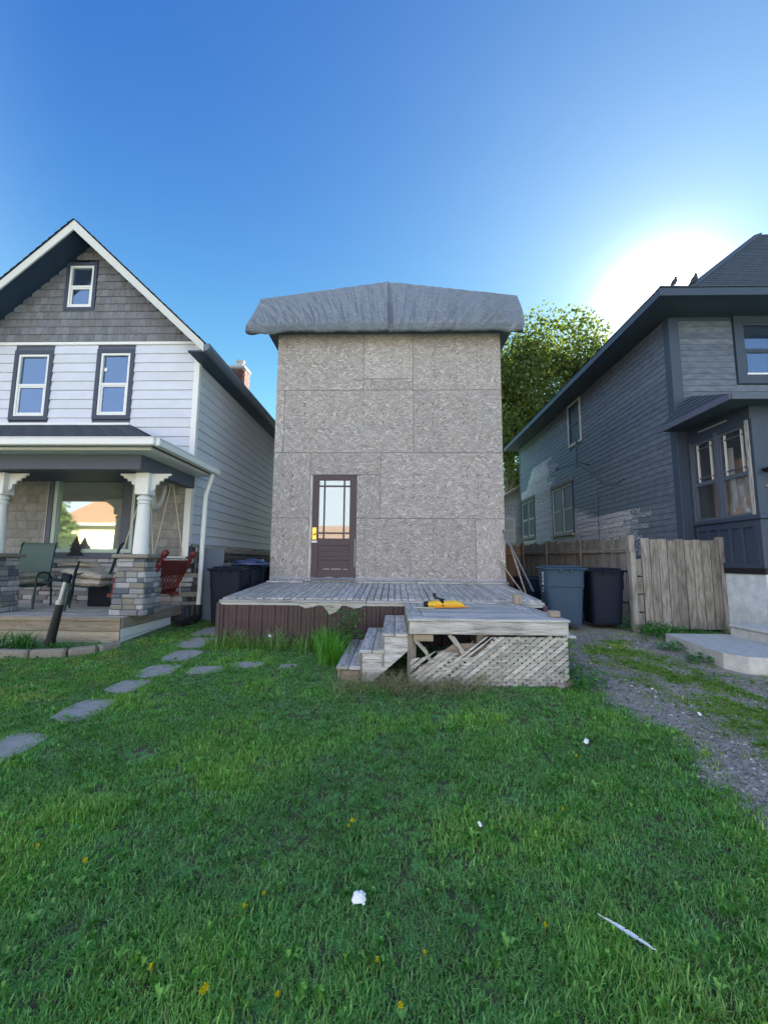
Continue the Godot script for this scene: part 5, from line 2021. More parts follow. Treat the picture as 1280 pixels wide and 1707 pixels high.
	prism(s, PackedVector2Array([Vector2(-0.37, 0.03), Vector2(-0.22, -0.04), Vector2(-0.10, -0.05), Vector2(-0.12, -0.10), Vector2(-0.30, -0.085)]), 0.003, 0.009, Transform3D(Basis(Vector3.RIGHT, -PI / 2), Vector3.ZERO))
	part("pale_tip", s, mat("paleyellow", Vector3(0.62, 0.62, 0.42), 0.5), yb)
	s = mb()
	tube(s, [Vector3(-0.028, 0.044, 0.0), Vector3(-0.008, 0.044, 0.0), Vector3(0.008, 0.044, 0.0)], [0.060, 0.062, 0.060], 14)
	part("strap", s, M.black, yb)
	s = mb()
	tube(s, [Vector3(0.03, 0.10, 0.0), Vector3(-0.04, 0.112, 0.0), Vector3(-0.085, 0.125, 0.0), Vector3(-0.10, 0.16, 0.0), Vector3(-0.095, 0.18, 0.0)], [0.008, 0.012, 0.016, 0.022, 0.018], 8)
	part("buckle", s, M.black, yb)


# ------------------------------------------------------------------ fences and gate
func picket(w: float, hgt: float, k: int) -> ArrayMesh:
	var s := mb()
	var c := w * 0.22
	prism(s, PackedVector2Array([Vector2(0, 0), Vector2(w, 0), Vector2(w, hgt - c), Vector2(w - c, hgt), Vector2(c, hgt), Vector2(0, hgt - c)]), 0, 0.018, Transform3D(), Vector2(k * 0.17, k * 0.29))
	return swap_uv(s.commit())


# grain along the height
func swap_uv(m: ArrayMesh) -> ArrayMesh:
	var a := m.surface_get_arrays(0)
	var uv: PackedVector2Array = a[Mesh.ARRAY_TEX_UV]
	for i in uv.size():
		uv[i] = Vector2(uv[i].y, uv[i].x)
	a[Mesh.ARRAY_TEX_UV] = uv
	var o := ArrayMesh.new()
	o.add_surface_from_arrays(Mesh.PRIMITIVE_TRIANGLES, a)
	return o


func make_fences() -> void:
	var h := thing("picket_fence", "long weathered grey brown picket fence running back beside the dark house", "fence")
	var A := V(4.66, 0.31, 8.35)
	var B := V(4.02, 0.33, 13.3)
	var dir := (B - A).normalized()
	var out := Vector3(-1, 0, 0)
	var xf := Transform3D(Basis(dir, Vector3.UP, dir.cross(Vector3.UP)), A)
	var n := 34
	var w := A.distance_to(B) / n
	var ms := []
	for k in 5:
		ms.append(picket(w - 0.006, 1.60 + 0.02 * k, k))
	for i in n:
		inst("picket", ms[rng.randi() % 5], tone("fence", 6), h, xf * Transform3D(Basis(Vector3(0, 0, 1), rf(-0.006, 0.006)), Vector3(i * w, 0, rf(-0.003, 0.003))))
	for yy in [0.35, 1.32]:
		var s := mb()
		lbox(s, xf, 0, A.distance_to(B), yy, yy + 0.085, -0.05, -0.004, 0.005)
		part("rail", s, M.fence3, h)
	for fx in [0.02, 1.75, 3.4, 4.88]:
		var s := mb()
		lbox(s, xf, fx - 0.045, fx + 0.045, 0, 1.66, -0.10, -0.052, 0.006)
		part("post", s, M.fence0, h)
	# newer brown stretch crossing behind
	var c := thing("cedar_fence", "short stretch of orange brown plank fence across the back of the gap", "fence")
	for i in 13:
		inst("plank", ms[i % 5], tone("cedar", 4), c, Transform3D(Basis(), V(4.0 - (i + 1) * w, 0.33, 13.35)))
	var s := mb()
	slab(s, 2.0, 4.0, 1.63, 1.72, 13.27, 13.33, 0.005)
	slab(s, 2.0, 4.0, 0.7, 0.79, 13.27, 13.33, 0.005)
	part("rail", s, M.cedar2, c)
	s = mb()
	slab(s, 3.93, 4.04, 0.33, 2.02, 13.2, 13.3, 0.006)
	part("post", s, M.cedar0, c)
	# gate of wide upright boards
	var g := thing("wooden_gate", "wide weathered gate of upright boards standing against the dark porch", "gate")
	var gx := 4.13
	for i in 9:
		var pw := 0.142
		s = mb()
		var hh := 1.835 + rf(-0.02, 0.012) - 0.003 * i
		box(s, Transform3D(Basis(Vector3(0, 0, 1), rf(-0.006, 0.006)), V(gx + i * pw + pw * 0.5, (0.35 + hh) * 0.5, 7.2 + rf(-0.004, 0.004))), Vector3(pw - 0.008, hh - 0.35, 0.025), 0.004, Vector2(rf(0, 2), rf(0, 1)))
		part("plank", s, tone("fence", 6), g)
	for yy in [0.55, 1.55]:
		s = mb()
		slab(s, gx, gx + 1.29, yy, yy + 0.09, 7.22, 7.26, 0.004)
		part("rail", s, M.fence4, g)
	for q in [[5.42, 1.87, 0.10, 7.24], [4.0, 1.90, 0.10, 7.36], [3.86, 1.62, 0.09, 7.08]]:
		s = mb()
		slab(s, q[0], q[0] + q[2], 0.28, q[1], q[3] - 0.05, q[3] + 0.05, 0.006, Vector2(q[0], 0.1))
		part("post", s, M.fence5, g)
	for k in 4:
		s = mb()
		slab(s, 3.955, 4.05, 0.35 + k * 0.29, 0.62 + k * 0.29, 7.06, 7.12, 0.006, Vector2(k * 0.4, k * 0.2))
		part("post_block", s, M["fence%d" % (k % 3)], g)
	# slatted screen along the foundation of the white house
	var sc := thing("slatted_screen", "dark horizontal slatted screen behind the left bins", "screen")
	for k in 5:
		s = mb()
		slab(s, -3.80, -3.775, 0.95 + k * 0.155, 1.05 + k * 0.155, 7.95, 13.0, 0.004)
		part("slat", s, M.fence0 if k % 2 else M.grey2, sc)
	for d in [8.0, 9.6, 11.4]:
		s = mb()
		slab(s, -3.84, -3.80, 0.3, 1.70, d, d + 0.09, 0.004)
		part("post", s, M.fence3, sc)
	s = mb()
	box(s, Transform3D(Basis(Vector3.RIGHT, -0.04), V(-3.36, 0.92, 7.74)), Vector3(0.40, 1.44, 0.03), 0.004)
	solo("grey_board", s, M.greyboard, "tall plain blue grey board standing upright behind the white downspout", "board")


# ------------------------------------------------------------------ wheeled bins
func bin(label: String, where: Vector3, turn: float, m: Material, w: float, d: float, hgt: float, group: String) -> Node3D:
	var o := thing("wheeled_bin", label, "bin", where, turn, group)
	var s := mb()
	var k := 0.84
	var body := [[w * k, d * 0.74, 0.06], [w * 0.93, d * 0.9, hgt * 0.62], [w * 0.93, d * 0.9, hgt * 0.63], [w * 0.97, d * 0.94, hgt * 0.66], [w * 0.98, d * 0.96, hgt * 0.9]]
	for i in body.size() - 1:
		var p: Array = body[i]
		var q: Array = body[i + 1]
		rounded_ring(s, p, q)
	fquad(s, Vector3(-w * k / 2, 0.06, -d * 0.37), Vector3(w * k / 2, 0.06, -d * 0.37), Vector3(w * k / 2, 0.06, d * 0.37), Vector3(-w * k / 2, 0.06, d * 0.37), Vector3.DOWN)
	part("body", s, m, o)
	s = mb()
	rounded_ring(s, [w * 1.0, d * 0.98, hgt * 0.88], [w * 1.02, d * 1.0, hgt * 0.94])
	part("rim", s, m, o)
	s = mb()
	box(s, Transform3D(Basis(Vector3.RIGHT, 0.02), Vector3(0, hgt * 0.955, 0.01)), Vector3(w * 1.06, 0.035, d * 1.06), 0.014)
	box(s, Transform3D(Basis(Vector3.RIGHT, 0.02), Vector3(0, hgt * 0.985, -0.02)), Vector3(w * 0.84, 0.03, d * 0.8), 0.012)
	var lid := part("lid", s, m, o)
	for sx in [-0.13, 0.13]:
		s = mb()
		box(s, Transform3D(Basis(), Vector3(sx * w, hgt * 0.93, d * 0.535)), Vector3(0.035, 0.07, 0.035), 0.008)
		part("latch", s, m, lid)
	s = mb()
	box(s, Transform3D(Basis(), Vector3(0, 0.12, d * 0.385)), Vector3(w * 0.6, 0.06, 0.04), 0.01)
	part("foot_bar", s, m, o)
	for sx in [-1.0, 1.0]:
		s = mb()
		lathe(s, Transform3D(Basis(Vector3(0, 0, 1), PI / 2), Vector3(sx * w * 0.47 + 0.025, 0.13, -d * 0.34)), [Vector2(0.02, 0), Vector2(0.11, 0.0), Vector2(0.13, 0.012), Vector2(0.13, 0.04), Vector2(0.11, 0.05), Vector2(0.02, 0.05)], 18)
		part("wheel", s, M.pvc, o)
	s = mb()
	tube(s, [Vector3(-w * 0.4, hgt * 0.93, -d * 0.56), Vector3(w * 0.4, hgt * 0.93, -d * 0.56)], [0.016], 8)
	part("handle", s, m, o)
	return o


func rounded_ring(s: SurfaceTool, p: Array, q: Array) -> void:
	var n := 20
	for i in n:
		var A := rr(p, i, n)
		var B := rr(p, i + 1, n)
		var C := rr(q, i + 1, n)
		var E := rr(q, i, n)
		smooth4(s, A, B, C, E)


func rr(p: Array, i: int, n: int) -> Array:
	var f := TAU * (i + 0.5) / n
	var cx := signf(cos(f)) * pow(absf(cos(f)), 0.28)
	var cz := signf(sin(f)) * pow(absf(sin(f)), 0.28)
	return [Vector3(cx * p[0] * 0.5, p[2], cz * p[1] * 0.5), Vector3(pow(absf(cx), 5.0) * signf(cx), 0.0, pow(absf(cz), 5.0) * signf(cz)).normalized()]


func make_bins() -> void:
	var b1 := bin("blue grey wheeled bin with white hand lettering on its side", V(2.86, gy(7.4) + 0.02, 7.42), -0.12, M.binblue, 0.64, 0.70, 1.04, "bins beside the picket fence")
	var s := mb()
	box(s, Transform3D(Basis(), Vector3(0, 0.70, 0.335)), Vector3(0.52, 0.022, 0.02), 0.008)
	part("moulded_ledge", s, M.binblue, b1)
	var tm := TextMesh.new()
	var f := SystemFont.new()
	f.font_names = PackedStringArray(["Droid Sans"])
	tm.font = f
	tm.text = "11 Blake"
	tm.font_size = 20
	tm.pixel_size = 0.0046
	tm.depth = 0.004
	var tx := inst("lettering", tm, M.paper, b1, Transform3D(Basis(Vector3(0, 0, 1), PI / 2) * Basis(), Vector3.ZERO))
	tx.transform = Transform3D(Basis(Vector3.UP, -PI / 2 + 0.02) * Basis(Vector3(0, 0, 1), PI / 2), Vector3(-0.322, 0.76, 0.14))
	bin("black wheeled bin with closed lid between the blue grey bin and the gate", V(3.60, gy(7.5) + 0.02, 7.55), -0.05, M.binblack, 0.58, 0.66, 1.0, "bins beside the picket fence")
	bin("black wheeled bin standing against the left end of the deck skirting", V(-2.87, gy(7.4), 7.36), 0.06, M.binblack, 0.56, 0.62, 1.0, "bins between the two houses")
	bin("black wheeled bin behind the front one, blue bags heaped on it", V(-2.86, 0.33, 8.15), 0.03, M.binblack, 0.56, 0.62, 1.0, "bins between the two houses")
	bin("third black wheeled bin at the back of the left gap", V(-2.90, 0.33, 8.95), -0.04, M.binblack, 0.56, 0.62, 1.0, "bins between the two houses")
	for q in [[-2.72, 8.05, "shiny blue plastic bag on the second bin", 0.26], [-2.98, 8.25, "dark blue plastic bag beside the shiny one on the second bin", 0.22]]:
		s = mb()
		var nz := noise(int(q[3] * 100), 1.0, 3)
		var g := []
		for r in 10:
			var row := []
			for c in 19:
				var a := TAU * c / 18.0
				var e: float = PI * 0.5 * r / 9.0
				var v := Vector3(cos(a) * cos(e), sin(e) * 0.42, sin(a) * cos(e))
				row.append(V(q[0], 1.335, q[1]) + v * q[3] * (1.0 + 0.35 * nz.get_noise_3d(v.x * 4.0, v.y * 4.0, v.z * 4.0)))
			g.append(row)
		sheet(s, g)
		solo("plastic_bag", s, M.bag, q[2], "bag", "bags on the left bins")
	# open black tub behind the deck corner
	var t := thing("black_tub", "black ribbed plastic tub behind the right corner of the deck", "tub", V(2.72, 0.34, 8.75))
	s = mb()
	lathe(s, Transform3D(), [Vector2(0.0, 0.0), Vector2(0.23, 0.0), Vector2(0.27, 0.5), Vector2(0.285, 0.5), Vector2(0.285, 0.53), Vector2(0.28, 0.60), Vector2(0.285, 0.66), Vector2(0.28, 0.74)], 24)
	part("body", s, M.binblack, t)
	s = mb()
	lathe(s, Transform3D(), [Vector2(0.30, 0.72), Vector2(0.31, 0.75), Vector2(0.30, 0.79), Vector2(0.27, 0.79), Vector2(0.27, 0.74)], 24)
	part("rim", s, M.binblack, t)


# ------------------------------------------------------------------ things on the left porch
func patio_chair(label: String, where: Vector3, turn: float) -> Node3D:
	# faces local +z, seat about 0.4 m up
	var o := thing("patio_chair", label, "chair", where, turn, "green patio chairs on the left porch")
	var w := 0.27
	for sx in [-1.0, 1.0]:
		var x: float = sx * w
		var s := mb()
		tube(s, [Vector3(x, 0, 0.30), Vector3(x, 0.30, 0.27), Vector3(x, 0.50, 0.26), Vector3(x, 0.57, 0.20), Vector3(x, 0.59, 0.05), Vector3(x, 0.575, -0.12), Vector3(x, 0.50, -0.25), Vector3(x, 0.30, -0.30), Vector3(x, 0, -0.34)], [0.017], 8)
		tube(s, [Vector3(x * 0.93, 0.40, 0.27), Vector3(x * 0.93, 0.36, 0.0), Vector3(x * 0.93, 0.38, -0.2), Vector3(x * 0.93, 0.60, -0.26), Vector3(x * 0.93, 0.90, -0.33), Vector3(x * 0.93, 1.06, -0.37), Vector3(x * 0.93, 1.10, -0.43)], [0.014], 8)
		part("side_frame", s, M.green_metal, o)
	var g := []
	var gs := []
	for q in [[0.395, 0.28], [0.36, 0.1], [0.345, 0.0], [0.36, -0.14], [0.39, -0.2]]:
		gs.append([Vector3(-w * 0.92, q[0], q[1]), Vector3(0, q[0] - 0.015, q[1]), Vector3(w * 0.92, q[0], q[1])])
	for q in [[0.40, -0.20], [0.60, -0.255], [0.75, -0.29], [0.90, -0.325], [1.03, -0.355], [1.09, -0.40], [1.10, -0.45]]:
		g.append([Vector3(-w * 0.92, q[0], q[1]), Vector3(0, q[0], q[1] - 0.012), Vector3(w * 0.92, q[0], q[1])])
	var s := mb()
	sheet(s, gs)
	part("seat", s, M.sling, o)
	s = mb()
	sheet(s, g)
	part("backrest", s, M.sling, o)
	for q in [[0.39, 0.27], [0.385, -0.2]]:
		s = mb()
		tube(s, [Vector3(-w, q[0], q[1]), Vector3(w, q[0], q[1])], [0.012], 6)
		part("cross_tube", s, M.green_metal, o)
	return o


func cushion(label: String, xf: Transform3D, w: float, d: float, t: float, sd: int) -> void:
	var nz := noise(sd, 1.0, 2)
	var s := mb()
	for side in [1.0, -1.0]:
		var g := []
		for r in 13:
			var row := []
			for c in 17:
				var u := c / 16.0 * 2.0 - 1.0
				var v := r / 12.0 * 2.0 - 1.0
				var e := pow(maxf(0.0, (1.0 - pow(absf(u), 4.0)) * (1.0 - pow(absf(v), 4.0))), 0.4)
				var y: float = side * t * 0.5 * e * (1.0 + 0.25 * nz.get_noise_2d(u * 2.0, v * 2.0 + side))
				row.append(xf * Vector3(u * w * 0.5, y, v * d * 0.5))
			g.append(row)
		sheet(s, g, 1.6)
	solo("seat_cushion", s, M.floral, label, "cushion", "floral cushions on the porch chairs")


func make_porch_things() -> void:
	var dk := 0.604
	patio_chair("green patio chair facing the street, left of the picture window", V(-6.22, dk, 7.0), 0.32)
	cushion("upper floral cushion folded on the left green chair", Transform3D(Basis(Vector3.UP, -0.18) * Basis(Vector3.RIGHT, 0.05), V(-6.24, dk + 0.54, 6.90)), 0.52, 0.5, 0.10, 3)
	cushion("lower floral cushion folded on the left green chair", Transform3D(Basis(Vector3.UP, -0.2) * Basis(Vector3.RIGHT, 0.02), V(-6.24, dk + 0.445, 6.90)), 0.54, 0.5, 0.11, 4)
	patio_chair("green patio chair seen from its side, beside the stone pillar", V(-5.06, dk, 6.98), -1.02)
	cushion("upper floral cushion tilted and tied on the right green chair", Transform3D(Basis(Vector3.UP, -0.1) * Basis(Vector3(0, 0, 1), -0.14), V(-5.02, dk + 0.57, 6.92)), 0.78, 0.5, 0.12, 6)
	cushion("lower floral cushion tied on the right green chair", Transform3D(Basis(Vector3.UP, -0.1) * Basis(Vector3(0, 0, 1), -0.03), V(-5.02, dk + 0.44, 6.92)), 0.74, 0.5, 0.12, 8)
	# wooden stool cut by the left edge of the picture
	var st := thing("wooden_stool", "pale wooden stool at the left edge of the porch", "stool", V(-6.33, dk, 6.62))
	var s := mb()
	slab(s, -0.16, 0.16, 0.58, 0.615, -0.16, 0.16, 0.01)
	part("seat", s, M.cedar3, st)
	for q in [[-1, -1], [1, -1], [1, 1], [-1, 1]]:
		s = mb()
		bar(s, Vector3(q[0] * 0.15, 0, q[1] * 0.15), Vector3(q[0] * 0.12, 0.58, q[1] * 0.12), 0.035, 0.035, Vector3.RIGHT, 0.004)
		part("leg", s, M.cedar3, st)
	# cut-out tree on the sill
	var poly := PackedVector2Array([Vector2(-0.03, 0), Vector2(-0.15, 0.0), Vector2(-0.07, 0.10), Vector2(-0.11, 0.10), Vector2(-0.045, 0.20), Vector2(-0.075, 0.20), Vector2(0.01, 0.36), Vector2(0.085, 0.20), Vector2(0.055, 0.20), Vector2(0.12, 0.10), Vector2(0.08, 0.10), Vector2(0.16, 0.0)])
	s = mb()
	prism(s, poly, -0.01, 0.01, Transform3D(Basis(), V(-5.98, 1.477, 7.745)))
	solo("tree_cutout", s, M.black, "flat black cut-out of a small fir tree standing on the picture window sill", "ornament")
	# small shelf of driftwood under the window
	s = mb()
	tube(s, [V(-6.15, 1.33, 7.62), V(-5.8, 1.32, 7.6), V(-5.4, 1.29, 7.62)], [0.02, 0.035, 0.018], 8)
	solo("driftwood_stick", s, M.tan2, "pale stick of wood lying level under the picture window", "stick")
	s = mb()
	slab(s, -5.35, -4.85, dk, dk + 0.42, 7.3, 7.6, 0.02)
	slab(s, -5.37, -4.83, dk + 0.42, dk + 0.45, 7.28, 7.62, 0.01)
	solo("black_crate", s, M.binblack, "black storage crate against the stone facing behind the right chair", "crate")
	# red swing hung with ropes, its back to the side of the porch
	var sw := thing("porch_swing", "dark red wooden porch swing hanging from ropes at the porch end", "swing")
	var b0 := V(-3.90, 0.86, 6.50)
	var b1 := V(-3.90, 0.86, 7.42)
	var lean := Vector3(0.30, 0.62, 0)
	var ln := lean.normalized()
	for b in [b0, b1]:
		var rot := Basis(Vector3(0, 0, 1), -atan2(lean.x, lean.y))
		s = mb()
		lathe(s, Transform3D(rot, b - ln * 0.08), [Vector2(0.0, 0), Vector2(0.03, 0.0), Vector2(0.032, 0.3), Vector2(0.04, 0.32), Vector2(0.028, 0.36), Vector2(0.036, 0.48), Vector2(0.042, 0.62), Vector2(0.03, 0.66), Vector2(0.04, 0.69), Vector2(0.04, 0.70), Vector2(0.022, 0.72), Vector2(0.022, 0.74), Vector2(0.045, 0.77), Vector2(0.055, 0.81), Vector2(0.045, 0.855), Vector2(0.0, 0.875)], 14)
		part("post", s, M.swing, sw)
	s = mb()
	var nrm := Vector3(0.62, -0.30, 0).normalized()
	var zf := Vector3(0, 0, 1)
	var mid := (b0 + b1) * 0.5
	box(s, Transform3D(Basis(zf, ln, zf.cross(ln)), mid + ln * 0.47), Vector3(0.88, 0.28, 0.025), 0.006)
	part("back_panel", s, M.swing, sw)
	s = mb()
	box(s, Transform3D(Basis(zf, ln, zf.cross(ln)), mid + ln * 0.05), Vector3(0.92, 0.06, 0.035), 0.006)
	part("lower_rail", s, M.swing, sw)
	for k in 9:
		s = mb()
		box(s, Transform3D(Basis(zf, ln, zf.cross(ln)), mid + ln * 0.20 + zf * (-0.38 + k * 0.095)), Vector3(0.045, 0.28, 0.016), 0.004)
		part("back_slat", s, M.swing, sw)
	for k in 6:
		s = mb()
		slab(s, -3.94 - k * 0.075 - 0.065, -3.94 - k * 0.075, 0.85 + k * 0.006, 0.875 + k * 0.006, 6.50, 7.42, 0.004)
		part("seat_slat", s, M.swing, sw)
	for d in [6.47, 7.42]:
		s = mb()
		bar(s, V(-3.80, 0.83, d), V(-4.42, 0.87, d), 0.05, 0.06, Vector3.UP, 0.008)
		part("seat_rail", s, M.swing, sw)
		s = mb()
		bar(s, V(-3.82, 1.10, d), V(-4.36, 1.12, d), 0.07, 0.03, Vector3.UP, 0.008)
		bar(s, V(-4.33, 0.87, d), V(-4.33, 1.11, d), 0.04, 0.04, Vector3.RIGHT, 0.006)
		part("arm", s, M.swing, sw)
	for q in [[6.49, 6.60, -3.74], [7.43, 7.30, -3.77]]:
		s = mb()
		var top := V(-3.98, 2.86, q[1])
		tube(s, [top, V(-3.76, 1.42, q[0])], [0.008], 5)
		tube(s, [V(-3.76, 1.42, q[0]), V(-3.79, 0.83, q[0])], [0.010], 5)
		tube(s, [top, V(-4.36, 1.12, q[0])], [0.008], 5)
		part("rope", s, M.rope, sw)
	# spring and knotted cloth between the hooks
	s = mb()
	var coil := []
	for i in 60:
		var f := i / 59.0
		coil.append(V(-3.98 + 0.018 * cos(f * 60.0), 2.80 - 0.14 * sin(f * PI) + 0.018 * sin(f * 60.0), lerpf(6.60, 7.30, f)))
	tube(s, coil, [0.005], 5)
	solo("coil_spring", s, M.steel, "thin coiled spring strung between the swing hooks", "spring")
	s = mb()
	var cl := []
	for i in 12:
		var f := i / 11.0
		cl.append(V(-4.02 + 0.02 * sin(f * 9.0), 2.70 - 0.42 * sin(f * PI), lerpf(6.72, 7.15, f)))
	tube(s, cl, [0.02, 0.035, 0.03, 0.04, 0.035, 0.045, 0.05, 0.04, 0.035, 0.03, 0.03, 0.02], 7)
	solo("hanging_cloth", s, M.dirtywhite, "twisted pale cloth looped from the spring above the swing", "cloth")
	# leaning black post with a metal clamp head
	var bp := thing("leaning_post", "leaning black sleeved post with grey metal neck and clamp head", "post")
	s = mb()
	var p0 := V(-4.57, 0.20, 5.60)
	var p1 := V(-4.46, 0.82, 5.60)
	var ax := (p1 - p0).normalized()
	var pts := []
	var rad := []
	for i in 25:
		pts.append(p0.lerp(p1, i / 24.0))
		rad.append(0.058 - i * 0.0006 + (0.004 if i % 2 == 0 else 0.0))
	tube(s, pts, rad, 14)
	part("sleeve", s, M.pvc, bp)
	s = mb()
	tube(s, [p0, p0 + ax * 0.16], [0.068, 0.064], 14)
	part("foot_collar", s, M.pvc, bp)
	s = mb()
	tube(s, [p1, p1 + ax * 0.06], [0.055, 0.052], 14)
	tube(s, [p1 + ax * 0.05, p1 + ax * 0.30], [0.036, 0.034], 12)
	part("neck", s, M.steel, bp)
	s = mb()
	var q0 := p1 + ax * 0.30
	box(s, Transform3D(Basis(Vector3(0, 0, 1), -0.2), q0 + Vector3(0.0, 0.05, 0)), Vector3(0.13, 0.12, 0.06), 0.015)
	tube(s, [q0 + Vector3(-0.02, 0.02, 0.02), q0 + Vector3(-0.17, 0.03, 0.02), q0 + Vector3(-0.21, -0.02, 0.02), q0 + Vector3(-0.22, -0.07, 0.02)], [0.022, 0.02, 0.02, 0.012], 8)
	tube(s, [q0 + Vector3(0.05, -0.30, 0), q0 + Vector3(0.09, -0.1, 0), q0 + Vector3(0.12, 0.15, 0), q0 + Vector3(0.16, 0.28, 0)], [0.016, 0.018, 0.018, 0.01], 8)
	part("clamp_head", s, M.binblack, bp)


# ------------------------------------------------------------------ loose things in the yards
func pebble_mesh(sd: int, n := 7) -> ArrayMesh:
	var r := RandomNumberGenerator.new()
	r.seed = sd
	var s := mb()
	s.set_color(Color.WHITE)
	var rows := []
	for j in 4:
		var e := -0.6 + 0.72 * j
		var row := []
		for i in n:
			var f := TAU * i / n
			var k := r.randf_range(0.75, 1.15)
			row.append(Vector3(cos(f) * cos(e) * k, sin(e) * 0.6, sin(f) * cos(e) * k))
		rows.append(row)
	for j in 3:
		for i in n:
			var i2 := (i + 1) % n
			fquad(s, rows[j][i], rows[j][i2], rows[j + 1][i2], rows[j + 1][i], rows[j][i])
	for i in range(1, n - 1):
		tri(s, rows[3][0], rows[3][i], rows[3][i + 1], Vector3.UP)
	return s.commit()


func make_yard_things() -> void:
	var s: SurfaceTool
	# concrete walk and step at the right edge
	s = mb()
	prism(s, PackedVector2Array([Vector2(3.98, -6.45), Vector2(3.86, -5.7), Vector2(3.80, -5.12), Vector2(3.92, -4.92), Vector2(4.2, -4.86), Vector2(7.5, -4.86), Vector2(7.5, -6.45)]), 0.0, 0.24, Transform3D(Basis(Vector3.RIGHT, Vector3(0, 0, 1), Vector3.UP), Vector3(0, 0.16, 0)))
	structure("concrete_walk", s, M.concrete, "worn concrete slab at the foot of the dark house porch")
	s = mb()
	slab(s, 4.15, 7.5, 0.05, 0.25, 3.9, 4.84, 0.01)
	structure("lower_walk", s, M.concrete, "lower concrete slab at the right edge of the picture")
	s = mb()
	slab(s, 4.86, 7.5, 0.3, 0.52, 4.95, 6.38, 0.015)
	slab(s, 4.83, 7.5, 0.52, 0.565, 4.92, 6.36, 0.015)
	solo("concrete_step", s, M.concrete, "concrete step with a projecting edge against the white foundation", "step")
	s = mb()
	slab(s, 1.95, 2.75, 0.26, 0.325, 6.60, 6.95, 0.01)
	solo("concrete_block", s, M.concrete, "flat concrete block on the ground in front of the blue grey bin", "block")
	# rounded stones at the corner of the lattice
	for q in [[1.76, 4.47, 0.07], [1.64, 4.36, 0.055]]:
		s = mb()
		s.append_from(pebble_mesh(int(q[0] * 100), 9), 0, Transform3D(Basis().scaled(Vector3.ONE * q[2]), V(q[0], gy(q[1]) + 0.03, q[1])))
		solo("corner_stone", s, M.stone3, "rounded pale stone at the right foot of the lattice, %s" % ("the larger" if q[2] > 0.06 else "the smaller"), "stone")
	# three poles leaning on the corner of the boarded house
	for q in [[2.10, 2.05, 2.50, 0.90, "blue grey metal pole leaning on the corner of the boarded house", "greyboard", 0.018], [2.17, 1.95, 2.36, 0.86, "long pale wooden stick leaning on the house corner beside the metal pole", "tan1", 0.014], [2.02, 1.45, 2.30, 0.88, "short brown stick leaning lowest on the house corner", "tan3", 0.014]]:
		s = mb()
		tube(s, [V(q[0], q[1], 8.22), V(q[2], q[3], 7.75)], [q[6]], 8)
		solo("leaning_pole", s, M[q[5]], q[4], "pole", "poles leaning on the house corner")
	# curved stone edging of the flower bed
	var ed := thing("garden_edging", "curved row of pale concrete edging stones round the flower bed", "edging")
	var pts := [Vector2(-5.9, 5.26), Vector2(-5.4, 5.22), Vector2(-4.9, 5.20), Vector2(-4.45, 5.20), Vector2(-4.05, 5.28), Vector2(-3.8, 5.46), Vector2(-3.68, 5.72)]
	for i in pts.size() - 1:
		var a: Vector2 = pts[i]
		var b: Vector2 = pts[i + 1]
		s = mb()
		var A := V(a.x, gy(a.y) + 0.035, a.y)
		var B := V(b.x, gy(b.y) + 0.035 + rf(-0.006, 0.006), b.y)
		bar(s, A.lerp(B, 0.02), A.lerp(B, 0.98), 0.12, 0.12, Vector3.UP, 0.025, Vector2(rf(0, 1), rf(0, 1)))
		part("stone", s, M.stone3, ed)
	# litter
	s = mb()
	var pn := noise(61, 1.0, 2)
	var pg := []
	for r in 9:
		var row := []
		for c in 11:
			var u := c / 10.0 * 2.0 - 1.0
			var v := r / 8.0 * 2.0 - 1.0
			var k := 1.0 - 0.25 * (u * u + v * v) * 0.5
			row.append(V(-0.133 + u * 0.030 * k + 0.006 * pn.get_noise_2d(v * 3.0, u), gy(1.795) + 0.045 + 0.02 * (1.0 - u * u) * (1.0 - 0.6 * v * v) + 0.008 * pn.get_noise_2d(u * 2.6, v * 2.6) - 0.012 * v, 1.795 - v * 0.018 * k))
		pg.append(row)
	sheet(s, pg)
	solo("paper_scrap", s, M.paper, "small white crumpled paper cap lying in the near grass", "litter")
	var ft := thing("white_feather", "long white feather lying in the grass at the lower right", "feather")
	var fa := V(0.775, gy(1.73) + 0.055, 1.735)
	var fb := V(0.885, gy(1.62) + 0.055, 1.615)
	s = mb()
	tube(s, [fa.lerp(fb, -0.12), fa, fb], [0.0012, 0.0018, 0.0008], 5)
	part("shaft", s, M.white, ft)
	var fd := (fb - fa).normalized()
	var fsd := fd.cross(Vector3.UP).normalized()
	for sd in [-1.0, 1.0]:
		s = mb()
		for k in 26:
			var t := 0.02 + k / 26.0
			var p := fa.lerp(fb, minf(t, 1.0))
			var wv: float = 0.010 * sin(clampf(t * 1.05, 0.0, 1.0) * PI * 0.92 + 0.15) + 0.001
			if k % 7 == 3:
				wv *= 0.5
			fquad(s, p, p + fd * 0.005, p + fd * 0.013 + fsd * sd * wv + Vector3(0, 0.003, 0), p + fd * 0.007 + fsd * sd * wv + Vector3(0, 0.003, 0), Vector3.UP)
		part("vane", s, M.paper, ft)
	for q in [[1.347, 3.15, 0.03, "small white scrap on the grass near the gravel edge"], [0.425, 2.245, 0.016, "round pale seed head in the middle of the lawn"], [-1.66, 5.72, 0.03, "small white tag hanging among the weeds by the brown skirting"], [2.55, 3.75, 0.025, "white pebble like scrap lying on the gravel"]]:
		s = mb()
		var y := gy(q[1]) + (0.05 if q[0] < 2.0 else 0.02)
		if q[0] < -1.0:
			y += 0.13
		box(s, Transform3D(Basis(Vector3(0.3, 1, 0.2).normalized(), rf(0, 3)), V(q[0], y, q[1])), Vector3(q[2] * 1.5, q[2] * 0.5, q[2]), q[2] * 0.2)
		solo("white_scrap", s, M.paper, q[3], "litter")
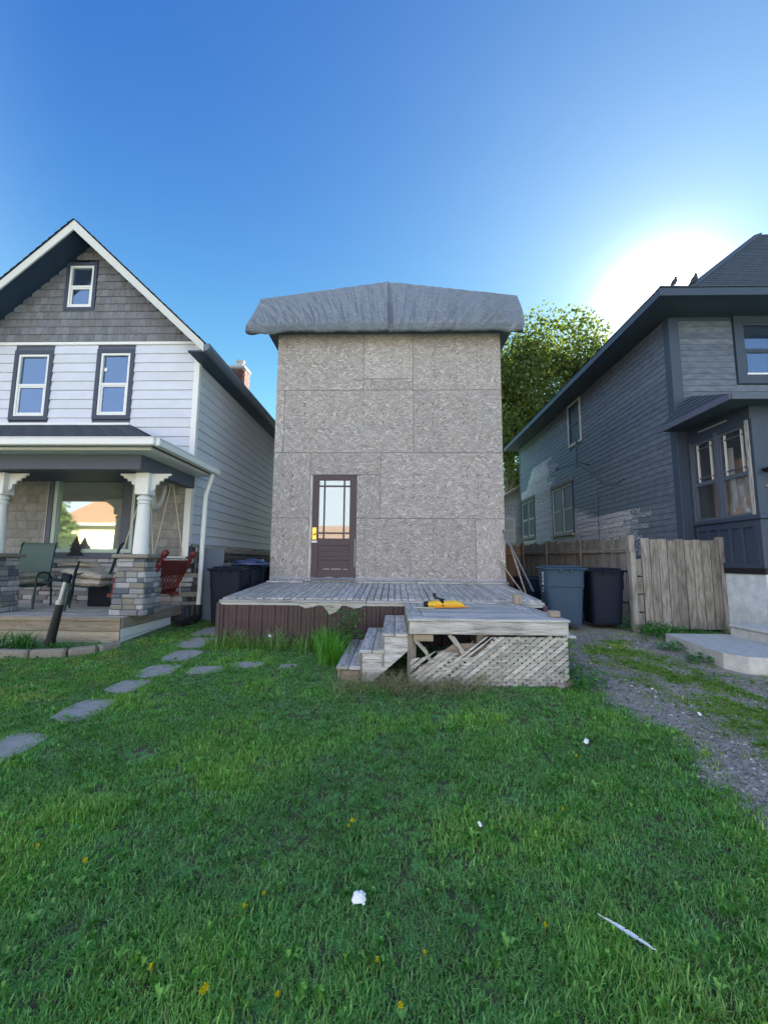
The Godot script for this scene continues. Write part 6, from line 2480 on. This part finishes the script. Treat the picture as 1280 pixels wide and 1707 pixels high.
	# birds on the dark roof
	for q in [[6.0, 7.0, 8.03, 0.135, "dark bird perched higher on the hip of the dark roof"], [5.02, 6.385, 7.20, 0.11, "dark bird perched low at the foot of the hip"]]:
		var o := thing("perched_bird", q[4], "bird", V(q[0], q[1], q[2]))
		s = mb()
		var k: float = q[3]
		tube(s, [Vector3(-0.9, -0.1, 0) * k, Vector3(-0.5, 0.25, 0) * k, Vector3(-0.05, 0.75, 0) * k, Vector3(0.22, 1.2, 0) * k, Vector3(0.26, 1.5, 0) * k, Vector3(0.30, 1.72, 0) * k, Vector3(0.5, 1.70, 0) * k, Vector3(0.68, 1.66, 0) * k], [0.10 * k, 0.2 * k, 0.42 * k, 0.36 * k, 0.2 * k, 0.22 * k, 0.10 * k, 0.02 * k], 10)
		for sx in [-0.12, 0.12]:
			tube(s, [Vector3(0.0, 0.5, sx) * k, Vector3(0.03, 0.0, sx) * k, Vector3(0.2, -0.02, sx) * k], [0.05 * k, 0.03 * k, 0.02 * k], 5)
		part("body", s, M.bird, o)
		for sx in [-1.0, 1.0]:
			s = mb()
			tube(s, [Vector3(0.15, 1.15, 0.24 * sx) * k, Vector3(-0.15, 0.7, 0.38 * sx) * k, Vector3(-0.75, 0.02, 0.14 * sx) * k], [0.16 * k, 0.2 * k, 0.03 * k], 6)
			part("wing", s, M.bird, o)


# ------------------------------------------------------------------ grass and weeds
func shade(c: Color, k: float) -> Color:
	return Color(c.r * k, c.g * k, c.b * k)


func blade(s: SurfaceTool, p: Vector3, dir: float, h: float, w: float, lean: float, c: Color) -> void:
	var f := Vector3(cos(dir), 0, sin(dir))
	var r := Vector3(-sin(dir), 0, cos(dir))
	var p1 := p + Vector3.UP * h * 0.55 + f * lean * h * 0.3
	var p2 := p + Vector3.UP * h * (1.0 - 0.25 * lean) + f * lean * h * 0.95
	s.set_color(c)
	var n := (Vector3.UP * 0.9 - f * 0.25).normalized()
	tri(s, p - r * w * 0.5, p + r * w * 0.5, p1 + r * w * 0.42, n)
	tri(s, p - r * w * 0.5, p1 + r * w * 0.42, p1 - r * w * 0.42, n)
	tri(s, p1 - r * w * 0.42, p1 + r * w * 0.42, p2, n)


func leaf(s: SurfaceTool, p: Vector3, dir: float, l: float, w: float, rise: float, c: Color) -> void:
	var f := Vector3(cos(dir), 0, sin(dir))
	var r := Vector3(-sin(dir), 0, cos(dir))
	s.set_color(c)
	var a := p
	var b := p + f * l * 0.5 + Vector3.UP * rise
	var e := p + f * l + Vector3.UP * rise * 0.7
	var n := (Vector3.UP * l - f * rise).normalized()
	var bl := b + r * w * 0.5 + Vector3.UP * w * 0.12
	var br := b - r * w * 0.5 + Vector3.UP * w * 0.12
	tri(s, a, bl, b, n)
	tri(s, a, b, br, n)
	tri(s, b, bl, e, n)
	tri(s, b, e, br, n)


func clump(sd: int, n: int, rad: float, h0: float, h1: float, w: float, lean: float, lo: Color, hi: Color) -> ArrayMesh:
	var r := RandomNumberGenerator.new()
	r.seed = sd
	var s := mb()
	for i in n:
		var a := r.randf() * TAU
		var q := sqrt(r.randf()) * rad
		var c := lo.lerp(hi, r.randf())
		if r.randf() < 0.06:
			c = Color(0.22, 0.20, 0.09)
		blade(s, Vector3(cos(a) * q, 0, sin(a) * q), r.randf() * TAU, r.randf_range(h0, h1), w * r.randf_range(0.7, 1.3), lean * r.randf_range(0.25, 1.2), c)
	return s.commit()


func rosette(sd: int, n: int, l: float, w: float, rise: float, lo: Color, hi: Color) -> ArrayMesh:
	var r := RandomNumberGenerator.new()
	r.seed = sd
	var s := mb()
	for i in n:
		leaf(s, Vector3(r.randf_range(-0.01, 0.01), r.randf_range(0.0, rise * 0.5), r.randf_range(-0.01, 0.01)), TAU * i / n + r.randf_range(-0.4, 0.4), l * r.randf_range(0.6, 1.2), w * r.randf_range(0.7, 1.2), rise * r.randf_range(0.5, 1.4), lo.lerp(hi, r.randf()))
	return s.commit()


const GLO := Color(0.16, 0.37, 0.09)
const GHI := Color(0.37, 0.66, 0.20)


func make_plants() -> void:
	# tall weeds in front of the skirting, each clump a plant of its own
	var long1 := clump(1, 100, 0.17, 0.14, 0.42, 0.008, 0.9, Color(0.20, 0.36, 0.10), Color(0.52, 0.68, 0.26))
	var long2 := clump(2, 100, 0.18, 0.10, 0.30, 0.007, 1.0, Color(0.18, 0.36, 0.09), Color(0.46, 0.66, 0.22))
	var bright := clump(3, 150, 0.17, 0.18, 0.46, 0.008, 0.55, Color(0.14, 0.40, 0.06), Color(0.32, 0.72, 0.13))
	var broad := rosette(4, 26, 0.11, 0.05, 0.07, Color(0.04, 0.13, 0.03), Color(0.09, 0.25, 0.06))
	var spots := [[-2.15, 5.75, 0, "drooping"], [-1.88, 5.82, 1, "thin"], [-1.60, 5.72, 0, "tallest drooping"], [-1.36, 5.80, 1, "low"], [-1.12, 5.74, 1, "short"], [-0.92, 5.66, 2, "bright upright"], [-0.80, 5.40, 2, "brightest"], [-0.72, 5.10, 2, "dense bright"], [-0.95, 5.85, 0, "dry tipped"], [-2.38, 5.85, 1, "sparse"]]
	var wh := ["at the left end of the brown skirting", "left of the white tag", "under the white tag", "right of the white tag", "before the middle of the skirting", "left of the broad leaved weed", "below the broad leaved weed", "beside the lowest step", "behind the bright tufts", "by the corner of the skirting"]
	for i in spots.size():
		var q: Array = spots[i]
		var o := inst(numbered("grass_tuft"), [long1, long2, bright][q[2]], M.blade, self, Transform3D(Basis(Vector3.UP, i * 1.3), V(q[0], gy(q[1]) - 0.01, q[1])))
		tag(o, "%s tuft of long grass %s" % [q[3], wh[i]], "grass tuft", "tufts of long grass by the skirting")
	# the bushy weed beside the steps
	var wd := thing("broad_weed", "bushy weed with broad green leaves beside the wooden steps", "weed", V(-0.62, gy(5.6), 5.6))
	var s := mb()
	var r := RandomNumberGenerator.new()
	r.seed = 8
	s.set_color(Color(0.08, 0.16, 0.04))
	for k in 9:
		var top := Vector3(r.randf_range(-0.14, 0.14), r.randf_range(0.3, 0.52), r.randf_range(-0.1, 0.1))
		tube(s, [Vector3.ZERO, top * 0.5 + Vector3(0, 0.03, 0), top], [0.006, 0.005, 0.003], 5, false)
	var stem := part("stem", s, M.green_metal, wd)
	stem.material_override = M.leafmat
	s = mb()
	for k in 150:
		var p := Vector3(r.randfn(0.02, 0.10), r.randf_range(0.16, 0.56), r.randfn(0, 0.07))
		leaf(s, p, r.randf() * TAU, r.randf_range(0.05, 0.11), r.randf_range(0.03, 0.055), r.randf_range(-0.02, 0.03), Color(0.08, 0.26, 0.06).lerp(Color(0.2, 0.5, 0.14), r.randf()))
	part("leaves", s, M.leafmat, wd)
	# dry straw before the broken lattice
	var straw := []
	var sc := []
	for i in 80:
		var x := rf(-0.5, 1.05)
		straw.append(Transform3D(Basis(Vector3.UP, rf(0, TAU)).scaled(Vector3(1, rf(0.25, 0.9), 1)), V(x, gy(4.3) - 0.005, 4.36 - absf(rng.randfn(0, 0.16)) + 0.05)))
		sc.append(shade(Color(1, 0.95, 0.85), rf(0.7, 1.2)))
	var dry := many(numbered("dry_grass"), clump(9, 11, 0.12, 0.10, 0.34, 0.0045, 1.9, Color(0.42, 0.36, 0.24), Color(0.80, 0.72, 0.56)), M.drygrass, straw, sc)
	add_child(dry)
	tag(dry, "dry pale straw and dead stalks along the foot of the broken lattice", "dry grass", "", "stuff")
	# weeds at the foot of the gate and along the gravel
	var gp := [[4.15, 7.0, 1.0, "at the left foot of the gate"], [4.42, 6.75, 1.2, "before the left boards of the gate"], [4.0, 6.7, 0.9, "spreading from the gate post onto the gravel"], [4.75, 6.72, 0.6, "at the corner of the concrete slab"], [5.38, 6.78, 0.9, "at the right foot of the gate"], [5.62, 6.6, 0.8, "against the white foundation"], [3.98, 7.25, 1.1, "between the black bin and the gate"], [3.72, 5.95, 0.6, "on the gravel side of the concrete slab"], [3.68, 5.35, 0.5, "at the near left edge of the concrete slab"], [1.86, 4.9, 0.8, "by the right side of the platform"], [1.92, 4.45, 0.9, "by the stones at the lattice corner"], [1.84, 5.4, 0.7, "behind the lattice corner"]]
	for q in gp:
		var o := thing("leafy_weed", "low leafy green weed %s" % q[3], "weed", V(q[0], gy(q[1]), q[1]), 0.0, "low leafy weeds on the right")
		s = mb()
		for k in int(150 * q[2]):
			var a := r.randf() * TAU
			var rad: float = sqrt(r.randf()) * 0.26 * q[2]
			var p := Vector3(cos(a) * rad, r.randf_range(0.01, 0.20 * q[2]) * (1.0 - rad * 1.6), sin(a) * rad)
			leaf(s, p, r.randf() * TAU, r.randf_range(0.04, 0.09), r.randf_range(0.025, 0.045), r.randf_range(0.0, 0.04), Color(0.06, 0.20, 0.05).lerp(Color(0.16, 0.42, 0.11), r.randf()))
		part("leaves", s, M.leafmat, o)
	# flower bed plants
	for q in [[-4.95, 5.62, 0.28, "feathery green plant left of the leaning black post"], [-5.35, 5.6, 0.26, "dark leafy plant by the left edge in the flower bed"], [-4.4, 5.5, 0.14, "small green plant right of the leaning black post"]]:
		var o := thing("bed_plant", q[3], "plant", V(q[0], gy(q[1]), q[1]))
		s = mb()
		for k in 90:
			blade(s, Vector3(r.randfn(0, 0.08), 0, r.randfn(0, 0.06)), r.randf() * TAU, q[2] * r.randf_range(0.5, 1.2), 0.012, r.randf_range(0.3, 1.1), Color(0.06, 0.20, 0.05).lerp(Color(0.18, 0.42, 0.12), r.randf()))
		part("leaves", s, M.leafmat, o)
	var wf := thing("white_flower_patch", "low patch of small white flowers in the flower bed", "flowers", V(-5.15, gy(5.42), 5.42))
	s = mb()
	for k in 90:
		leaf(s, Vector3(r.randfn(0, 0.16), r.randf_range(0.02, 0.08), r.randfn(0, 0.06)), r.randf() * TAU, 0.04, 0.025, 0.02, Color(0.05, 0.14, 0.04))
	part("leaves", s, M.leafmat, wf)
	s = mb()
	for k in 70:
		leaf(s, Vector3(r.randfn(0, 0.15), r.randf_range(0.07, 0.12), r.randfn(0, 0.06)), r.randf() * TAU, 0.022, 0.02, 0.004, Color(0.7, 0.7, 0.66))
	part("petals", s, M.leafmat, wf)
	# dandelions
	var hd := mb()
	for k in 26:
		var c := Color(0.85, 0.62, 0.02).lerp(Color(0.88, 0.74, 0.05), r.randf())
		leaf(hd, Vector3(0, 0.055 + 0.003 * (k % 3), 0), TAU * k / 26.0 * 5.0, 0.016 - 0.004 * (k % 3), 0.006, 0.003 + 0.004 * (k % 3), c)
	var hm := hd.commit()
	hd = mb()
	hd.set_color(Color(0.12, 0.28, 0.07))
	tube(hd, [Vector3.ZERO, Vector3(0.004, 0.03, 0), Vector3(0, 0.056, 0)], [0.0016], 5, false)
	var sm := hd.commit()
	var ps := [[-1.602, 2.049, "farthest to the left"], [-0.538, 1.743, "left of the white paper cap, the nearer of two"], [-0.515, 1.809, "left of the white paper cap, the farther of two"], [-0.785, 1.471, "alone near the lower left corner"], [-0.589, 1.443, "in the close pair at the lower edge, the left one"], [-0.566, 1.452, "in the close pair at the lower edge, the right one"], [-0.364, 1.437, "right of the close pair at the lower edge"], [-0.058, 1.531, "below the white paper cap"], [0.132, 1.585, "between the white paper cap and the feather, nearer"], [0.566, 1.691, "left of the white feather"], [0.036, 1.436, "largest, at the middle of the lower edge"], [-0.236, 2.208, "in the middle of the lawn, the left of two"], [-0.20, 2.25, "in the middle of the lawn, the right of two"], [0.9, 2.4, "on the right half of the lawn, beyond the feather"], [1.16, 2.92, "near the gravel edge of the lawn"], [-1.35, 1.95, "second from the left, in darker grass"]]
	for q in ps:
		var o := thing("dandelion", "yellow dandelion flower %s" % q[2], "flower", V(q[0], gy(q[1]) + rf(-0.008, 0.006), q[1]), rf(0, 6), "dandelions in the lawn")
		inst("flower_head", hm, M.leafmat, o, Transform3D(Basis(Vector3.RIGHT, rf(0.1, 0.7)).scaled(Vector3.ONE * rf(0.6, 1.0)), Vector3(0, 0.012, 0)))
		inst("stalk", sm, M.leafmat, o)


func on_path(x: float, d: float) -> float:
	for q in [[-2.60, 2.30, 0.46, 0.50], [-2.66, 2.98, 0.34, 0.46], [-2.62, 3.66, 0.34, 0.50], [-2.62, 4.24, 0.32, 0.36], [-2.60, 4.74, 0.38, 0.46], [-2.66, 5.36, 0.40, 0.52], [-2.80, 6.04, 0.42, 0.6], [-2.90, 6.80, 0.46, 0.7], [-2.10, 4.80, 0.38, 0.26], [-1.70, 5.02, 0.36, 0.24], [-1.22, 4.98, 0.2, 0.16]]:
		var u: float = absf(x - q[0]) / (q[2] * 0.5)
		var v: float = absf(d - q[1]) / (q[3] * 0.5)
		var m := maxf(u, v)
		if m < 1.05:
			return m
	return 9.0


# how much grass grows at a place: 0 none, 1 full
func lawn(x: float, d: float) -> float:
	if d > 4.36 and d < 6.06 and x > 0.12 and x < 1.78:
		return 0.0
	if d > 4.5 and d < 6.05 and x > -0.62 and x < 0.15:
		return 0.0
	if d > 6.0 and x > -2.55 and x < 2.12:
		return 0.0
	if x < -3.85 and d > 5.98:
		return 0.0
	if x < -3.66 and d > 5.14 + maxf(0.0, (x + 4.4) * 0.75):
		return 0.0
	if d > 8.0:
		return 0.0
	for q in [[-1.7, 3.0, 0.16], [0.66, 2.55, 0.08], [-0.9, 1.95, 0.09], [-0.15, 3.1, 0.12], [0.35, 3.6, 0.10]]:
		if Vector2(x - q[0], (d - q[1]) * 1.4).length() < q[2]:
			return 0.25
	if on_path(x, d) < 0.78:
		return 0.0
	var k := 1.0
	if x > drive_edge(d):
		var e := x - drive_edge(d)
		k = 0.75 * maxf(0.0, 1.0 - e / 0.12)
		var mid := 2.98 + 0.1 * sin(d * 2.0) - maxf(0.0, d - 4.5) * 0.0
		var strip := 1.25 - absf(x - mid) / 0.55
		if d < 6.3:
			k = maxf(k, minf(strip * 0.95, 0.95) * (0.55 + 0.45 * sin(x * 9.0 + d * 4.0) * sin(d * 3.1 + 1.0)))
		if d > 6.2:
			k = maxf(k, 0.22)
		if x > 3.7 and d < 5.2:
			k = maxf(k, 0.25)
		if x > 3.78 and d > 4.86 and d < 6.47:
			return 0.0
		if x > 4.1 and d < 4.86:
			return 0.0
		if x > 5.4:
			return 0.0
	return clampf(k, 0.0, 1.0)


func make_grass() -> void:
	var patch := noise(101, 0.9, 2)
	var fine := noise(102, 3.0, 2)
	var kinds := []
	for k in 5:
		kinds.append(clump(20 + k, 50, 0.08, 0.014, 0.036, 0.0046, 1.0, GLO, GHI))
	for k in 3:
		kinds.append(clump(30 + k, 26, 0.06, 0.025, 0.05, 0.0052, 0.8, shade(GLO, 1.05), shade(GHI, 1.15)))
	var broad := []
	for k in 3:
		broad.append(rosette(40 + k, 7, 0.036, 0.013, 0.022, Color(0.11, 0.31, 0.06), Color(0.26, 0.54, 0.14)))
	broad.append(rosette(44, 16, 0.022, 0.014, 0.022, Color(0.11, 0.31, 0.06), Color(0.24, 0.52, 0.12)))
	var xs := []
	var cs := []
	for k in 12:
		xs.append([])
		cs.append([])
	# distance bands: [from, to, clumps for each square metre]
	for band in [[0.75, 2.0, 640.0], [2.0, 3.5, 460.0], [3.5, 8.0, 280.0]]:
		var x0: float = -1.15 * band[1] - 0.5
		var x1: float = minf(1.05 * band[1] + 0.4, 5.5)
		x0 = maxf(x0, -6.3)
		var n := int((x1 - x0) * (band[1] - band[0]) * band[2])
		for i in n:
			var x := rf(x0, x1)
			var d := rf(band[0], band[1])
			var k := lawn(x, d)
			if k <= 0.0 or rng.randf() > k:
				continue
			var pt := patch.get_noise_2d(x, d)
			var fn := fine.get_noise_2d(x, d)
			if fn < -0.52 and rng.randf() < 0.6:
				continue
			var sc := (1.0 + 0.45 * pt + 0.2 * fn) * rf(0.8, 1.2)
			if x > drive_edge(d):
				sc *= 0.85
			var c := Color(1.0 + 0.35 * maxf(0.0, pt) - 0.15 * fn, 1.0 + 0.12 * pt, 1.0 - 0.2 * pt + 0.35 * maxf(0.0, -fn))
			c = shade(c, rf(0.8, 1.15) * (1.0 + 0.15 * pt))
			if x < -2.9 and fn < -0.1:
				c = Color(c.r * 1.35, c.g * 1.02, c.b)
			if x > drive_edge(d):
				c = Color(c.r * 1.5, c.g * 1.05, c.b)
			var q := rng.randf()
			var m := rng.randi() % 5
			if q < 0.12 + 0.1 * maxf(0.0, pt):
				m = 5 + rng.randi() % 3
			elif q > 0.86 + 0.05 * pt:
				m = 8 + rng.randi() % 4
			var b := Basis(Vector3.UP, rf(0, TAU)).scaled(Vector3(1, sc, 1) if m < 8 else Vector3.ONE * rf(0.6, 1.25))
			xs[m].append(Transform3D(b, V(x, gy(d) - 0.004 + (0.01 if m >= 8 else 0.0), d)))
			cs[m].append(c)
	# the mossy green middle of the driveway
	for i in 3600:
		var d := rf(2.0, 6.5)
		var x := 3.0 + 0.1 * sin(d * 2.0) + rng.randfn(0.0, 0.30) + maxf(0.0, 4.0 - d) * 0.12
		if patch.get_noise_2d(x * 2.2, d * 1.2) + rf(-0.25, 0.25) < -0.05 or x < drive_edge(d) + 0.25 or (x > 3.72 and d > 4.8):
			continue
		var m := rng.randi() % 5 if rng.randf() < 0.75 else 11
		xs[m].append(Transform3D(Basis(Vector3.UP, rf(0, TAU)).scaled(Vector3(0.9, rf(0.35, 0.75), 0.9)), V(x, gy(d) + 0.004, d)))
		cs[m].append(shade(Color(1.35, 1.08, 0.8), rf(0.75, 1.1)))
	# one object for the lawn, its kinds of blade as parts
	var lawn_node := Node3D.new()
	lawn_node.name = numbered("grass")
	add_child(lawn_node)
	tag(lawn_node, "uneven green lawn grass with clover and broad leaved weeds", "grass", "", "stuff")
	for m in 12:
		if xs[m].size() == 0:
			continue
		var mesh: Mesh = kinds[m] if m < 8 else broad[m - 8]
		var o := many("blades" if m < 8 else "small_leaves", mesh, M.blade, xs[m], cs[m])
		o.set_meta("kind", "stuff")
		lawn_node.add_child(o, true)
	# loose stones of the driveway
	var gx := []
	var gc := []
	for i in 26000:
		var d := 0.8 + 6.4 * pow(rng.randf(), 1.4)
		var x := rf(drive_edge(d) - 0.10, minf(4.2, 1.15 * d + 0.3))
		if x < drive_edge(d) - 0.1 or (x > 3.75 and d > 4.8):
			continue
		var r0 := rf(0.004, 0.011) * (1.8 if rng.randf() < 0.05 else 1.0)
		gx.append(Transform3D(Basis(Vector3(rf(-0.3, 0.3), 1, rf(-0.3, 0.3)).normalized(), rf(0, TAU)).scaled(Vector3(r0, r0 * rf(0.5, 1.0), r0 * rf(0.7, 1.3))), V(x, gy(d) + 0.008, d)))
		var v := rf(0.09, 0.34) * (1.9 if rng.randf() < 0.07 else 1.0)
		gc.append(Color(v * rf(0.95, 1.1), v, v * rf(0.9, 1.05)))
	var gr := many(numbered("gravel"), pebble_mesh(5, 6), M.pebble, gx, gc)
	add_child(gr)
	tag(gr, "loose grey and white stones of the gravel driveway", "gravel", "", "stuff")
